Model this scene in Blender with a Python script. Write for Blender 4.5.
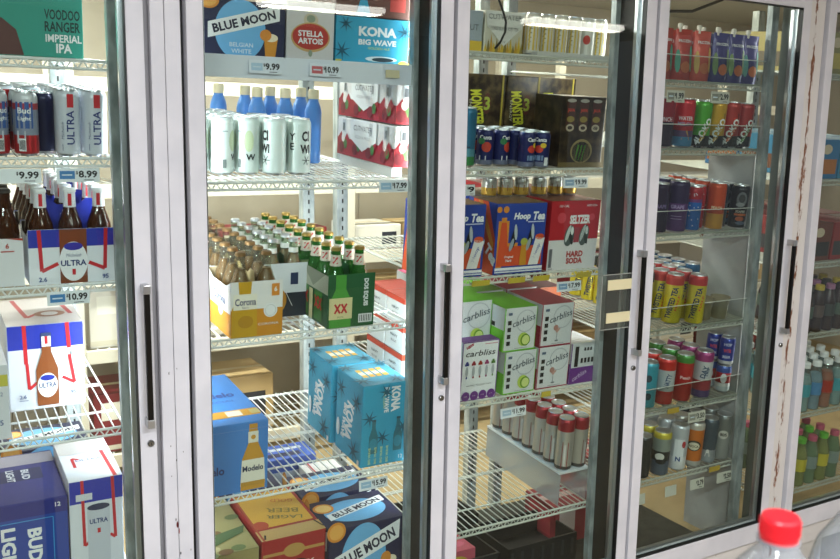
import bpy, bmesh, math, random
from mathutils import Vector, Matrix
for o in list(bpy.data.objects): bpy.data.objects.remove(o)
sc = bpy.context.scene
col = sc.collection
R = random.Random(7)
# ------------------------------------------------------------ camera
cam = bpy.data.cameras.new('camera'); camo = bpy.data.objects.new('camera', cam); col.objects.link(camo)
_F = Vector((0.49402638, 0.85349427, -0.16578742)); _R = Vector((0.86681691, -0.49831511, 0.01762093)); _U = Vector((0.06757501, 0.15241254, 0.98600407))
camo.matrix_world = Matrix(((_R.x, _U.x, -_F.x, 0), (_R.y, _U.y, -_F.y, -2.16), (_R.z, _U.z, -_F.z, 1.6), (0, 0, 0, 1)))
cam.sensor_width = 36; cam.lens = 887.72 / 840 * 36; cam.clip_start = .02; cam.clip_end = 60
cam.dof.use_dof = True; cam.dof.focus_distance = 2.75; cam.dof.aperture_fstop = 9
sc.camera = camo
# ------------------------------------------------------------ world, lights, exposure
w = bpy.data.worlds.new('world'); sc.world = w; w.use_nodes = True
w.node_tree.nodes['Background'].inputs[0].default_value = (.80, .84, .92, 1)
w.node_tree.nodes['Background'].inputs[1].default_value = .25
def area(name, loc, rot, sx, sy, power, colr):
    l = bpy.data.lights.new(name, 'AREA'); l.shape = 'RECTANGLE'; l.size = sx; l.size_y = sy; l.energy = power; l.color = colr
    o = bpy.data.objects.new(name, l); o.location = loc; o.rotation_euler = rot; col.objects.link(o); return o
COOL = (.90, .94, 1); WARM = (1, .86, .62)
# store ceiling tubes, near row added for frontal light (bodies further down)
STORE_AND_FILL_LAMPS = [(.7, -5.55), (3.4, -5.55), (6.05, -5.2), (-1.3, -2.9), (.9, -2.9), (3.1, -2.9)]
for i, (x, y) in enumerate(STORE_AND_FILL_LAMPS):
    area('store_and_fill_light', (x, y, 2.66), (0, 0, 0), 1.15, .2, [30, 20, 14, 100, 88, 24][i], (1, .90, .78) if x > 3 else COOL)
# walk-in cooler tubes behind the racks
COOLER_LAMPS = [(.3, 1.35, 52), (1.75, 1.35, 32), (3.1, 1.35, 10), (4.5, 1.35, 4)]
for x, y, p in COOLER_LAMPS:
    area('cooler_tube_light', (x, y, 2.38), (0, 0, 0), 1.1, .16, p, (1, .84, .60) if x > 2 else (1, .98, .94))
# short tubes on the inside of the door posts
POST_LAMPS = [(.553, 14), (1.351, 9), (2.109, 3.5), (2.9, 1.3)]
for x, p in POST_LAMPS:
    area('post_tube_light', (x, .156, 1.25), (math.radians(90), 0, 0), .02, 1.5, p, COOL)
sc.view_settings.view_transform = 'Standard'; sc.view_settings.look = 'None'; sc.view_settings.gamma = 1
sc.view_settings.use_curve_mapping = False; sc.view_settings.exposure = 0.26
# ------------------------------------------------------------ materials
_m = {}
def lin(h):
    h = h.lstrip('#'); v = [int(h[i:i + 2], 16) / 255 for i in (0, 2, 4)]
    return tuple(((c + .055) / 1.055) ** 2.4 if c > .04045 else c / 12.92 for c in v) + (1,)
def mat(h, rough=.5, metal=0., coat=0., key=None):
    k = key or (h, rough, metal, coat)
    if k in _m: return _m[k]
    m = bpy.data.materials.new('finish_' + str(len(_m))); m.use_nodes = True
    b = m.node_tree.nodes['Principled BSDF']; b.inputs['Base Color'].default_value = lin(h)
    b.inputs['Roughness'].default_value = rough; b.inputs['Metallic'].default_value = metal; b.inputs['Coat Weight'].default_value = coat
    _m[k] = m; return m
def noisy(h1, h2, scale, rough=.5, metal=0., lo=.4, hi=.6, bump=0., stretch=(1, 1, 1), detail=6):
    k = ('n', h1, h2, scale, rough, metal, lo, hi, bump, stretch)
    if k in _m: return _m[k]
    m = bpy.data.materials.new('mottled_' + str(len(_m))); m.use_nodes = True; nt = m.node_tree; N = nt.nodes; L = nt.links
    b = N['Principled BSDF']; b.inputs['Roughness'].default_value = rough; b.inputs['Metallic'].default_value = metal
    tc = N.new('ShaderNodeTexCoord'); mp = N.new('ShaderNodeMapping'); mp.inputs['Scale'].default_value = stretch
    n = N.new('ShaderNodeTexNoise'); n.inputs['Scale'].default_value = scale; n.inputs['Detail'].default_value = detail
    r = N.new('ShaderNodeValToRGB'); r.color_ramp.elements[0].position = lo; r.color_ramp.elements[1].position = hi
    r.color_ramp.elements[0].color = lin(h1); r.color_ramp.elements[1].color = lin(h2)
    L.new(tc.outputs['Object'], mp.inputs[0]); L.new(mp.outputs[0], n.inputs[0]); L.new(n.outputs[0], r.inputs[0]); L.new(r.outputs[0], b.inputs['Base Color'])
    if bump:
        bp = N.new('ShaderNodeBump'); bp.inputs['Strength'].default_value = bump; L.new(n.outputs[0], bp.inputs['Height']); L.new(bp.outputs[0], b.inputs['Normal'])
    _m[k] = m; return m
def clear(h, opac=.0, rough=.02, key='clear', gloss=1.):
    """thin clear sheet: lets light straight through, mirrors by Fresnel; opac adds a coloured body"""
    k = (key, h, opac, rough, gloss)
    if k in _m: return _m[k]
    m = bpy.data.materials.new('clear_' + str(len(_m))); m.use_nodes = True; nt = m.node_tree; N = nt.nodes; L = nt.links
    N.remove(N['Principled BSDF']); out = N['Material Output']
    t = N.new('ShaderNodeBsdfTransparent'); t.inputs[0].default_value = lin(h)
    g = N.new('ShaderNodeBsdfGlossy'); g.inputs['Roughness'].default_value = rough
    f = N.new('ShaderNodeFresnel'); ge = N.new('ShaderNodeNewGeometry'); ma = N.new('ShaderNodeMath'); ma.operation = 'MULTIPLY_ADD'; ma.inputs[1].default_value = 1 / 1.45 - 1.45; ma.inputs[2].default_value = 1.45; L.new(ge.outputs['Backfacing'], ma.inputs[0]); L.new(ma.outputs[0], f.inputs[0])
    mu = N.new('ShaderNodeMath'); mu.operation = 'MULTIPLY'; mu.inputs[1].default_value = gloss; L.new(f.outputs[0], mu.inputs[0])
    a = N.new('ShaderNodeMixShader'); L.new(mu.outputs[0], a.inputs[0])
    if opac:
        d = N.new('ShaderNodeBsdfDiffuse'); d.inputs[0].default_value = lin(h)
        c = N.new('ShaderNodeMixShader'); c.inputs[0].default_value = opac
        L.new(t.outputs[0], c.inputs[1]); L.new(d.outputs[0], c.inputs[2]); L.new(c.outputs[0], a.inputs[1])
    else: L.new(t.outputs[0], a.inputs[1])
    L.new(g.outputs[0], a.inputs[2]); L.new(a.outputs[0], out.inputs[0])
    _m[k] = m; return m
def emit(h, s):
    m = bpy.data.materials.new('lit_diffuser'); m.use_nodes = True; b = m.node_tree.nodes['Principled BSDF']
    b.inputs['Base Color'].default_value = lin(h); b.inputs['Emission Color'].default_value = lin(h); b.inputs['Emission Strength'].default_value = s; return m
def rusty(seam_x, half, amount, zlo=-1., zhi=3., scale=26.):
    """white painted metal with rust eaten in along a seam at object x = seam_x"""
    m = bpy.data.materials.new('rusted_paint'); m.use_nodes = True; nt = m.node_tree; N = nt.nodes; L = nt.links
    b = N['Principled BSDF']; b.inputs['Roughness'].default_value = .45
    tc = N.new('ShaderNodeTexCoord'); sp = N.new('ShaderNodeSeparateXYZ'); L.new(tc.outputs['Object'], sp.inputs[0])
    def M(op, a, c=None, clamp=False):
        q = N.new('ShaderNodeMath'); q.operation = op; q.use_clamp = clamp
        for i, v in enumerate((a, c)):
            if v is None: continue
            if isinstance(v, (int, float)): q.inputs[i].default_value = v
            else: L.new(v, q.inputs[i])
        return q.outputs[0]
    mp = N.new('ShaderNodeMapping'); mp.inputs['Scale'].default_value = (1.6, 1, .45); L.new(tc.outputs['Object'], mp.inputs[0])
    n = N.new('ShaderNodeTexNoise'); n.inputs['Scale'].default_value = scale; n.inputs['Detail'].default_value = 8; n.inputs['Roughness'].default_value = .7; L.new(mp.outputs[0], n.inputs[0])
    near = M('SUBTRACT', 1, M('DIVIDE', M('ABSOLUTE', M('SUBTRACT', sp.outputs[0], seam_x)), half), True)
    thr = M('SUBTRACT', .78, M('MULTIPLY', near, amount))
    f = M('MULTIPLY', M('SUBTRACT', n.outputs[0], thr), 14, True)
    n2 = N.new('ShaderNodeTexNoise'); n2.inputs['Scale'].default_value = 90
    r = N.new('ShaderNodeValToRGB'); r.color_ramp.elements[0].color = lin('4a2414'); r.color_ramp.elements[1].color = lin('a0653c'); L.new(tc.outputs['Object'], n2.inputs[0]); L.new(n2.outputs[0], r.inputs[0])
    mx = N.new('ShaderNodeMix'); mx.data_type = 'RGBA'; L.new(f, mx.inputs[0]); mx.inputs[6].default_value = lin('dcd8d4'); L.new(r.outputs[0], mx.inputs[7]); L.new(mx.outputs[2], b.inputs['Base Color'])
    return m
PAINT = noisy('d3d3d9', 'dedde2', 9, .38, 0, .35, .65, .03)
PAINT_RECESS_SHADE = mat('9c9ca0', .5)  # frame paint darkened: shade of the recesses put into the colour
WIRE = mat('e6e8e6', .35)
WIRE_GREY = mat('b9bdb4', .4, .2)  # greyer wire for the shelves of the two right bays
BLACK = mat('101012', .45)
GALV = noisy('8b9494', 'bcc4c4', 30, .42, .2, .38, .62, .12, (1, 1, .35))
ALU = mat('c9ccd0', .28, .9)
CAPG = mat('d9b25a', .35, .6)
WHITE = mat('eceef0', .45); PAPER = mat('e9edf2', .5); INK = mat('15171c', .5)
# ------------------------------------------------------------ 2-D print (lettering and marks)
_t = {}
def grid_cut(me):
    bm = bmesh.new(); bm.from_mesh(me); xs = [v.co.x for v in bm.verts]
    for ax, lo, hi in ((0, min(xs), max(xs)), (1, -.2, .8)):
        t = lo + .22
        while t < hi:
            co = [0, 0, 0]; co[ax] = t; no = [0, 0, 0]; no[ax] = 1
            bmesh.ops.bisect_plane(bm, geom=bm.verts[:] + bm.edges[:] + bm.faces[:], plane_co=co, plane_no=no); t += .22
    bm.to_mesh(me); bm.free()
def glyphs(s, bold=0., shear=0.):
    k = (s, bold, shear)
    if k in _t: return _t[k]
    c = bpy.data.curves.new('t', 'FONT'); c.body = s; c.size = 1; c.resolution_u = 2; c.offset = bold; c.shear = shear; c.align_x = 'CENTER'
    o = bpy.data.objects.new('t', c); col.objects.link(o); dg = bpy.context.evaluated_depsgraph_get(); dg.update()
    me = bpy.data.meshes.new_from_object(o.evaluated_get(dg)); grid_cut(me); vs = [(v.co.x, v.co.y) for v in me.vertices]; fs = [tuple(p.vertices) for p in me.polygons]
    bpy.data.objects.remove(o); bpy.data.curves.remove(c); bpy.data.meshes.remove(me)
    x0 = min(v[0] for v in vs); x1 = max(v[0] for v in vs); y0 = min(v[1] for v in vs); y1 = max(v[1] for v in vs)
    vs = [((x - (x0 + x1) / 2), (y - (y0 + y1) / 2)) for x, y in vs]
    _t[k] = (vs, fs, x1 - x0, y1 - y0); return _t[k]
class Print:
    def __init__(s): s.it = []
    def add(s, vs, fs, m): s.it.append((vs, fs, m)); return s
    def rect(s, x0, y0, x1, y1, m):
        n = max(1, int(abs(x1 - x0) / .012)); vs = []; fs = []
        for i in range(n + 1):
            x = x0 + (x1 - x0) * i / n; vs += [(x, y0), (x, y1)]
            if i: fs.append((2 * i - 2, 2 * i, 2 * i + 1, 2 * i - 1))
        return s.add(vs, fs, m)
    def poly(s, pts, m): return s.add(list(pts), [tuple(range(len(pts)))], m)
    def oval(s, cx, cy, rx, ry, m, n=14, rot=0):
        vs = []; fs = []
        for i in range(n + 1):
            a = math.pi * i / n; x = -math.cos(a) * rx; y = math.sin(a) * ry
            vs += [(x, -y), (x, y)]
            if i: fs.append((2 * i - 2, 2 * i, 2 * i + 1, 2 * i - 1))
        c, q = math.cos(rot), math.sin(rot)
        return s.add([(cx + x * c - y * q, cy + x * q + y * c) for x, y in vs], fs, m)
    def ring(s, cx, cy, r, t, m, n=24):
        vs = []; fs = []
        for i in range(n):
            a = 2 * math.pi * i / n
            for rr in (r - t, r): vs.append((cx + rr * math.cos(a), cy + rr * math.sin(a)))
            j = (i + 1) % n; fs.append((2 * i, 2 * i + 1, 2 * j + 1, 2 * j))
        return s.add(vs, fs, m)
    def line(s, pts, t, m):
        for (a, b), (c, d) in zip(pts, pts[1:]):
            l = math.hypot(c - a, d - b) or 1; nx, ny = -(d - b) / l * t / 2, (c - a) / l * t / 2
            s.poly([(a - nx, b - ny), (c - nx, d - ny), (c + nx, d + ny), (a + nx, b + ny)], m)
        return s
    def text(s, t, cx, cy, h, m, w=None, rot=0, bold=0., shear=0.):
        vs, fs, W, H = glyphs(t, bold, shear); sy = h / H; sx = w / W if w else sy
        c, q = math.cos(math.radians(rot)), math.sin(math.radians(rot))
        return s.add([(cx + x * sx * c - y * sy * q, cy + x * sx * q + y * sy * c) for x, y in vs], fs, m)
    def bars(s, x, y, w_, h_):
        s.rect(x, y, x + w_, y + h_, WHITE)
        for i in range(7): s.rect(x + w_ * (.08 + i * .125), y + h_ * .12, x + w_ * (.14 + i * .125), y + h_ * .9, INK)
        return s
# ------------------------------------------------------------ mesh builder
class MB:
    def __init__(s): s.v = []; s.f = []; s.fm = []; s.fs = []; s.m = []
    def mi(s, m):
        if m not in s.m: s.m.append(m)
        return s.m.index(m)
    def add(s, vs, fs, m, smooth=False):
        b = len(s.v); s.v += [tuple(v) for v in vs]; k = s.mi(m)
        for f in fs: s.f.append([i + b for i in f]); s.fm.append(k); s.fs.append(smooth)
        return s
    def box(s, x0, x1, y0, y1, z0, z1, m, bev=0.):
        if not bev:
            vs = [(x, y, z) for x in (x0, x1) for y in (y0, y1) for z in (z0, z1)]
            return s.add(vs, [(0, 1, 3, 2), (4, 6, 7, 5), (0, 4, 5, 1), (2, 3, 7, 6), (0, 2, 6, 4), (1, 5, 7, 3)], m)
        bm = bmesh.new(); bmesh.ops.create_cube(bm, size=1)
        for v in bm.verts: v.co = Vector(((x0 + x1) / 2 + v.co.x * (x1 - x0), (y0 + y1) / 2 + v.co.y * (y1 - y0), (z0 + z1) / 2 + v.co.z * (z1 - z0)))
        bmesh.ops.bevel(bm, geom=bm.edges[:], offset=bev, segments=2, affect='EDGES', profile=.6)
        bm.verts.index_update(); s.add([v.co[:] for v in bm.verts], [[v.index for v in f.verts] for f in bm.faces], m); bm.free(); return s
    def tube(s, p0, p1, r, m, n=6, cap=True):
        p0 = Vector(p0); p1 = Vector(p1); d = (p1 - p0).normalized(); a = d.orthogonal().normalized(); b = d.cross(a)
        vs = [tuple(p + (a * math.cos(t) + b * math.sin(t)) * r) for p in (p0, p1) for t in [2 * math.pi * i / n for i in range(n)]]
        fs = [(i, (i + 1) % n, n + (i + 1) % n, n + i) for i in range(n)]
        s.add(vs, fs, m, True)
        if cap: s.add(vs, [tuple(range(n - 1, -1, -1)), tuple(range(n, 2 * n))], m)
        return s
    def path(s, pts, r, m, n=6):
        for a, b in zip(pts, pts[1:]): s.tube(a, b, r, m, n)
        return s
    def lathe(s, prof, n=20, m=None, c=(0, 0), caps=True):
        """prof: list of (r, z) or (r, z, mat) - the mat paints the band below that ring"""
        vs = []
        for p in prof:
            for i in range(n):
                a = 2 * math.pi * i / n; vs.append((c[0] + p[0] * math.cos(a), c[1] + p[0] * math.sin(a), p[1]))
        for k in range(1, len(prof)):
            mm = prof[k][2] if len(prof[k]) > 2 else m
            fs = [((k - 1) * n + i, (k - 1) * n + (i + 1) % n, k * n + (i + 1) % n, k * n + i) for i in range(n)]
            used = vs[(k - 1) * n:(k + 1) * n]
            s.add(used, [[j - (k - 1) * n for j in f] for f in fs], mm, True)
        if caps:
            s.add(vs[:n], [tuple(range(n - 1, -1, -1))], m); s.add(vs[-n:], [tuple(range(n))], prof[-1][2] if len(prof[-1]) > 2 else m)
        return s
    def pr(s, p, f, e0=.0005, de=.00022):
        for k, (vs, fs, m) in enumerate(p.it):
            e = e0 + de * min(k, 14); s.add([f(u, v, e) for u, v in vs], fs, m)
        return s
    def build(s, name, parent=None):
        me = bpy.data.meshes.new(name); me.from_pydata(s.v, [], s.f)
        for m in s.m: me.materials.append(m)
        me.polygons.foreach_set('material_index', s.fm); me.polygons.foreach_set('use_smooth', s.fs); me.update()
        o = bpy.data.objects.new(name, me); col.objects.link(o)
        if parent: o.parent = parent
        return o
def f_front(x0, y0, z0): return lambda u, v, e: (x0 + u, y0 - e, z0 + v)
def f_left(x0, y1, z0): return lambda u, v, e: (x0 - e, y1 - u, z0 + v)
def f_right(x1, y0, z0): return lambda u, v, e: (x1 + e, y0 + u, z0 + v)
def f_top(x0, y0, z1): return lambda u, v, e: (x0 + u, y0 + v, z1 + e)
def f_can(r, z0=0): return lambda u, v, e: ((r + e) * math.sin(u / r), -(r + e) * math.cos(u / r), z0 + v)
def empty(name, loc=(0, 0, 0)):
    o = bpy.data.objects.new(name, None); o.location = loc; o.empty_display_size = .02; col.objects.link(o); return o
def tag(o, label=None, cat=None, group=None, kind=None):
    for k, v in (('label', label), ('category', cat), ('group', group), ('kind', kind)):
        if v: o[k] = v
    return o
_kids = {}
def kids(o):
    return [c for c in bpy.data.objects if c.parent == o]
def copy_tree(o, ch=None):
    if o.name not in _kids: _kids[o.name] = kids(o)
    c = o.copy(); col.objects.link(c)
    for k in _kids[o.name]:
        d = k.copy(); col.objects.link(d); d.parent = c
        if k.name not in _kids: _kids[k.name] = kids(k)
        for g in _kids[k.name]: h = g.copy(); col.objects.link(h); h.parent = d
    return c
_protos = {}
def inst(key, builder):
    if key not in _protos: _protos[key] = builder(); return _protos[key]
    return copy_tree(_protos[key])
ORD = ['first', 'second', 'third', 'fourth', 'fifth', 'sixth', 'seventh', 'eighth', 'ninth', 'tenth', 'eleventh', 'twelfth']
# ------------------------------------------------------------ shelf frames
TILT = .08; YF = .16; TH = math.atan(TILT)
BAYX = dict(A=(-.205, .457), B=(.645, 1.305), C=(1.397, 2.063), D=(2.155, 2.82), E=(3.0, 3.68))
SZ = dict(A=[1.754, 1.52, 1.207, .822, .42], B=[1.775, 1.455, 1.026, .570, .15], C=[1.84, 1.485, 1.142, .735, .288],
          D=[1.79, 1.552, 1.245, .893, .588, .312], E=[1.85, 1.43, 1.09, .79, .445, .11])
DOORW = dict(A='left door', B='second door', C='third door', D='fourth door', E='far right door')
SHW = ['top shelf', 'second shelf', 'third shelf', 'fourth shelf', 'fifth shelf', 'sixth shelf']
def sh(b, i): return SHW[i] + ' of ' + DOORW[b]
def put(o, b, i, x, d, dz=0., rz=0.):
    z = SZ[b][i]
    o.rotation_mode = 'ZYX'; o.rotation_euler = (TH, 0, rz)
    o.location = (x, YF + d * math.cos(TH) - dz * math.sin(TH), z + .001 + d * math.sin(TH) + dz * math.cos(TH))
    return o
# ============================================================ THE SETTING
FLOORM = noisy('7c705c', '93866c', 5, .6, 0, .3, .7)
def struct(mb, name): return tag(mb.build(name), kind='structure')
struct(MB().box(-1.6, 6.4, .131, 3.0, -.34, -.05, noisy('a08c66', 'b09a72', 4, .7)), 'floor_cooler')
struct(MB().box(-3, 8, -7.6, 0.0, -.40, -.34, FLOORM), 'floor_store')
struct(MB().box(-3, 8, -7.6, -.02, 2.75, 2.8, mat('b9b8b4', .8)), 'ceiling_store')
struct(MB().box(-3, 8, -7.7, -7.6, -.34, 2.8, mat('5d564d', .8)), 'wall_store')
struct(MB().box(-1.6, 6.4, .0, 3.0, 2.45, 2.5, mat('cfccc2', .7)), 'ceiling_cooler')
wb = MB(); CREAM = noisy('b3aa98', 'c2b9a6', 3, .6, 0, .3, .7)
for i in range(8): wb.box(-1.6 + i * 1.0, -.604 + i * 1.0, 2.75, 2.85, -.05, 2.45, CREAM)
struct(wb, 'wall_back')
struct(MB().box(-1.7, -1.6, 0, 3, -.34, 2.5, CREAM), 'wall_left'); struct(MB().box(6.4, 6.5, 0, 3, -.34, 2.5, CREAM), 'wall_right')
# facade of the cooler
hd = MB().box(-3, 8, .0, .13, 2.112, 2.75, PAINT); struct(hd, 'wall_front')
RUSTB = rusty(0, 60, .19, scale=16)
lf = MB().box(-3, 8, .02, .13, -.062, .026, RUSTB, .003); struct(lf, 'trim_sill')
kp = MB()
for x0, x1 in ((-3, .55), (.554, 2.90), (2.904, 3.26)): kp.box(x0, x1, .035, .10, -.34, -.064, mat('cfccc6', .5))
kp.box(3.262, 8, .045, .10, -.34, -.064, mat('6f6d66', .5)); struct(kp, 'wall_kick')
t1 = MB().box(.500, .516, .032, .05, -.06, 2.11, PAINT_RECESS_SHADE).box(.517, .5495, .012, .05, -.06, 2.11, PAINT, .0015).box(.5507, .588, .012, .05, -.06, 2.11, PAINT, .0015)
t1.box(.588, .600, .034, .05, -.06, 2.11, BLACK).box(.505, .597, .05, .13, -.05, 2.11, mat('4a4c4c', .5))
chip = Print()
for cx, cz, rx, rz, c in ((.547, .585, .0028, .009, '5c1418'), (.5505, .567, .0016, .008, '7d2a26'), (.553, .505, .0018, .004, '20262c'), (.579, .465, .0026, .006, '23282a'), (.5815, .44, .0018, .006, '3a3a36'), (.586, .40, .003, .012, '4a3a30'),
                          (.543, .60, .0012, .004, '3c3230'), (.541, .47, .0008, .002, '666'*2), (.549, .76, .0012, .003, '55504c'), (.536, .99, .001, .004, '666666'), (.556, 1.0, .0008, .002, '777777'), (.583, .35, .002, .02, '5a3526'), (.579, .51, .0012, .003, '99928a'), (.535, .80, .0012, .0025, '888'*2), (.566, .78, .001, .002, '6a6660'), (.535, .72, .0008, .002, '5e5a58')):
    chip.oval(cx, cz, rx, rz, mat(c[:6], .7))
t1.pr(chip, f_front(0, .012, 0)); struct(t1, 'trim_1')
for k, cx in ((2, 1.351), (3, 2.111)):
    t = MB().box(cx - .045, cx + .045, .045, .055, -.05, 2.11, PAINT_RECESS_SHADE).box(cx - .043, cx - .037, .055, .13, -.05, 2.11, mat('201c18', .6)).box(cx + .037, cx + .043, .055, .13, -.05, 2.11, mat('3a3834', .6)).box(cx - .04, cx + .04, .122, .13, -.05, 2.11, mat('55585a', .4, .4))
    struct(t, 'trim_%d' % k)
t4 = MB().box(2.852, 2.866, .032, .05, -.06, 2.11, PAINT_RECESS_SHADE)
RUSTS = rusty(2.895, .042, .335, scale=34)
t4.box(2.866, 2.8945, .012, .05, -.06, 2.11, RUSTS, .0015).box(2.8955, 2.944, .012, .05, -.06, 2.11, RUSTS, .0015).box(2.862, 2.94, .05, .13, -.05, 2.11, mat('7c827c', .35, .4)).box(2.944, 2.956, .032, .05, -.06, 2.11, PAINT_RECESS_SHADE)
struct(t4, 'trim_4')
t0 = MB().box(-.25, -.16, .012, .05, -.06, 2.11, PAINT); struct(t0, 'trim_5')
# doors
GLASS = clear('f2f7f4', 0, .012, 'pane', 1.0)
RUSTD = rusty(2.81, .10, .12)
def door(n, x0, x1, handle=True):
    e = empty('door_%d' % n, (x0, 0, .03)); tag(e, kind='structure')
    W = x1 - x0; Hh = 2.075; s = .0405; pm = RUSTD if n == 9 else PAINT
    f = MB()
    f.box(0, s, 0, .04, 0, Hh, pm, .0018).box(W - s, W, 0, .04, 0, Hh, pm, .0018).box(s, W - s, 0, .04, 0, .076, pm, .0018).box(s, W - s, 0, .04, Hh - .052, Hh, pm, .0018)
    f.build('door_frame', e)
    g = MB()
    for a, b in ((s, s + .002), (W - s - .002, W - s)): g.box(a, b, .003, .021, .078, Hh - .054, BLACK)
    g.box(s, W - s, .003, .021, .076, .079, BLACK).box(s, W - s, .003, .021, Hh - .055, Hh - .052, BLACK)
    g.build('gasket', e)
    b = MB()
    for a, c in ((s + .002, s + .012), (W - s - .012, W - s - .002)): b.box(a, c, .032, .046, .08, Hh - .056, ALU, .001)
    b.box(W - s - .0025, W - s, .0215, .034, .08, Hh - .056, ALU).box(s, s + .0025, .0215, .034, .08, Hh - .056, ALU)
    b.box(s + .012, W - s - .012, .032, .046, .08, .09, ALU, .001); b.build('glazing_bead', e)
    p = MB().add([(s + .001, .014, .077), (W - s - .001, .014, .077), (W - s - .001, .014, Hh - .053), (s + .001, .014, Hh - .053)], [(0, 1, 2, 3)], GLASS)
    p.add([(s + .001, .020, .077), (W - s - .001, .020, .077), (W - s - .001, .020, Hh - .053), (s + .001, .020, Hh - .053)], [(0, 1, 2, 3)], GLASS)
    p.build('glass_pane', e)
    if handle:
        hx = W - .020
        hb = MB().box(hx - .007, hx + .007, -.034, -.022, .845, 1.180, mat('1c1a18', .3, .5), .0025).build('handle', e)
        for z in (.838, 1.172): MB().box(hx - .0085, hx + .0085, -.035, 0, z, z + .022, mat('b9babc', .3, .8), .002).build('handle_bracket', hb)
        l = MB(); l.lathe([(.0085, 0), (.0085, .006), (.006, .0085), (.0025, .0085)], 16, mat('8a8a88', .25, .9)); l.box(-.0008, .0008, -.003, .003, .0082, .0092, BLACK)
        lo = l.build('lock_cylinder', e); lo.rotation_euler = (math.radians(90), 0, 0); lo.location = (hx + .004, 0, .79)
    return e
door(1, -.157, .4995); door(2, .599, 1.3445); door(3, 1.357, 2.1035); door(4, 2.1165, 2.8515); door(5, 2.9555, 3.70)
# extras mounted in the pane of the third door
ph = empty('sign_holder', (1.935, .006, .962)); tag(ph, 'clear acrylic sign holder with two cream strips on the third door glass', 'sign holder')
a = MB().box(0, .152, -.001, .001, 0, .185, clear('d9dcd6', .06, .05, 'acrylic')); a.build('acrylic_sheet', ph)
ed = MB()
for q in ((0, .152, 0, .002), (0, .152, .183, .185), (0, .002, 0, .185), (.150, .152, 0, .185)): ed.box(q[0], q[1], -.003, .002, q[2], q[3], mat('a9aca4', .3))
ed.build('edge', ph)
for z in (.132, .022): MB().box(.026, .13, -.004, -.0015, z, z + .034, mat('e6dcb2', .6)).build('paper_strip', ph)
# uprights, wire shelves
def post(x0, x1, y0, y1, label, name='shelf_post', slots=True):
    m = MB(); m.box(x0, x1, y0, y1, -.05, 2.2, GALV, .001)
    if slots:
        for k in range(58): z = .1 + k * .034; m.box((x0 + x1) / 2 - .003, (x0 + x1) / 2 + .003, y0 - .0006, y0 - .0001, z, z + .016, BLACK)
    return tag(m.build(name), label, 'post', 'galvanised uprights carrying the wire shelves')
for b, (x0, x1) in BAYX.items():
    w = DOORW[b]
    post(x0 - .030, x0 + .004, .130, .155, 'galvanised front post at the left side behind the ' + w, slots=False)
    post(x1 - .014, x1 + .022, .130, .155, 'galvanised front post at the right side behind the ' + w, slots=False)
    post(x1 - .045, x1 + .0, .885, .925, 'galvanised rear post at the right of the shelves behind the ' + w)
    post(x0 + .0, x0 + .045, .885, .925, 'galvanised rear post at the left of the shelves behind the ' + w)
tag(MB().box(2.823, 2.833, .175, .40, -.05, 1.53, noisy('a2a4a4', 'b2b4b4', 8, .5), .002).build('side_panel'), 'pale grey metal side panel right of the fourth door shelves', 'panel')
tag(MB().box(.462, .496, .05, .125, -.05, 2.11, GALV, .001).build('metal_strip'), 'mottled galvanised strip at the right edge inside the left door', 'metal strip')
ACR = clear('f4f6f4', 0, .05, 'fence', .45)
def shelf(b, i, rail=WIRE, fence=False, price=False, depth=.70):
    x0, x1 = BAYX[b]; x0 += .002; x1 -= .001; L = x1 - x0
    e = empty('wire_shelf', (x0, YF, SZ[b][i])); e.rotation_euler = (TH, 0, 0)
    d = 'white wire shelf, ' + sh(b, i)
    tag(e, d, 'shelf', 'wire shelves in the cooler')
    g = MB(); n = int(L / .024)
    for k in range(n + 1): x = .004 + (L - .008) * k / n; g.tube((x, .004, -.0022), (x, depth, -.0022), .0021, rail, 5, False)
    for y in (.13, .34, .52, depth - .005):
        g.tube((0, y, -.0065), (L, y, -.0065), .0034, rail, 6)
        if depth > .6 and y > .3: g.tube((0, y + .012, -.0065), (L, y + .012, -.0065), .0024, rail, 6)
    for x in (.001, L - .001): g.tube((x, 0, -.006), (x, depth, -.006), .0034, rail, 6)
    g.build('wire_grid', e)
    r = MB(); r.tube((0, 0, -.003), (L, 0, -.003), .0038, rail, 8).tube((0, 0, -.022), (L, 0, -.022), .0036, rail, 8)
    m = int(L / .026)
    for k in range(m):
        xa = L * k / m; xb = L * (k + .5) / m; xc = L * (k + 1) / m
        r.tube((xa, 0, -.022), (xb, 0, -.003), .0020, rail, 5, False).tube((xb, 0, -.003), (xc, 0, -.022), .0020, rail, 5, False)
    r.build('front_rail', e)
    if fence:
        MB().box(.002, L - .002, -.009, -.007, -.005, .085, ACR).build('acrylic_fence', e)
        MB().tube((.002, -.008, .086), (L - .002, -.008, .086), .0016, mat('d5d8d2', .3)).build('fence_edge', e)
    if price:
        q = MB().box(0, L, -.020, -.008, -.046, .012, mat('e2e8f4', .4), .001); q.build('price_channel', e)
    return e
for b, n in (('A', 5), ('B', 5), ('C', 5), ('D', 6), ('E', 6)):
    for i in range(n):
        shelf(b, i, WIRE if b in 'AB' else (mat('d2d4ca', .4) if b == 'C' else WIRE_GREY), b == 'D' and i < 5, b == 'B' and i == 0)
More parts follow.
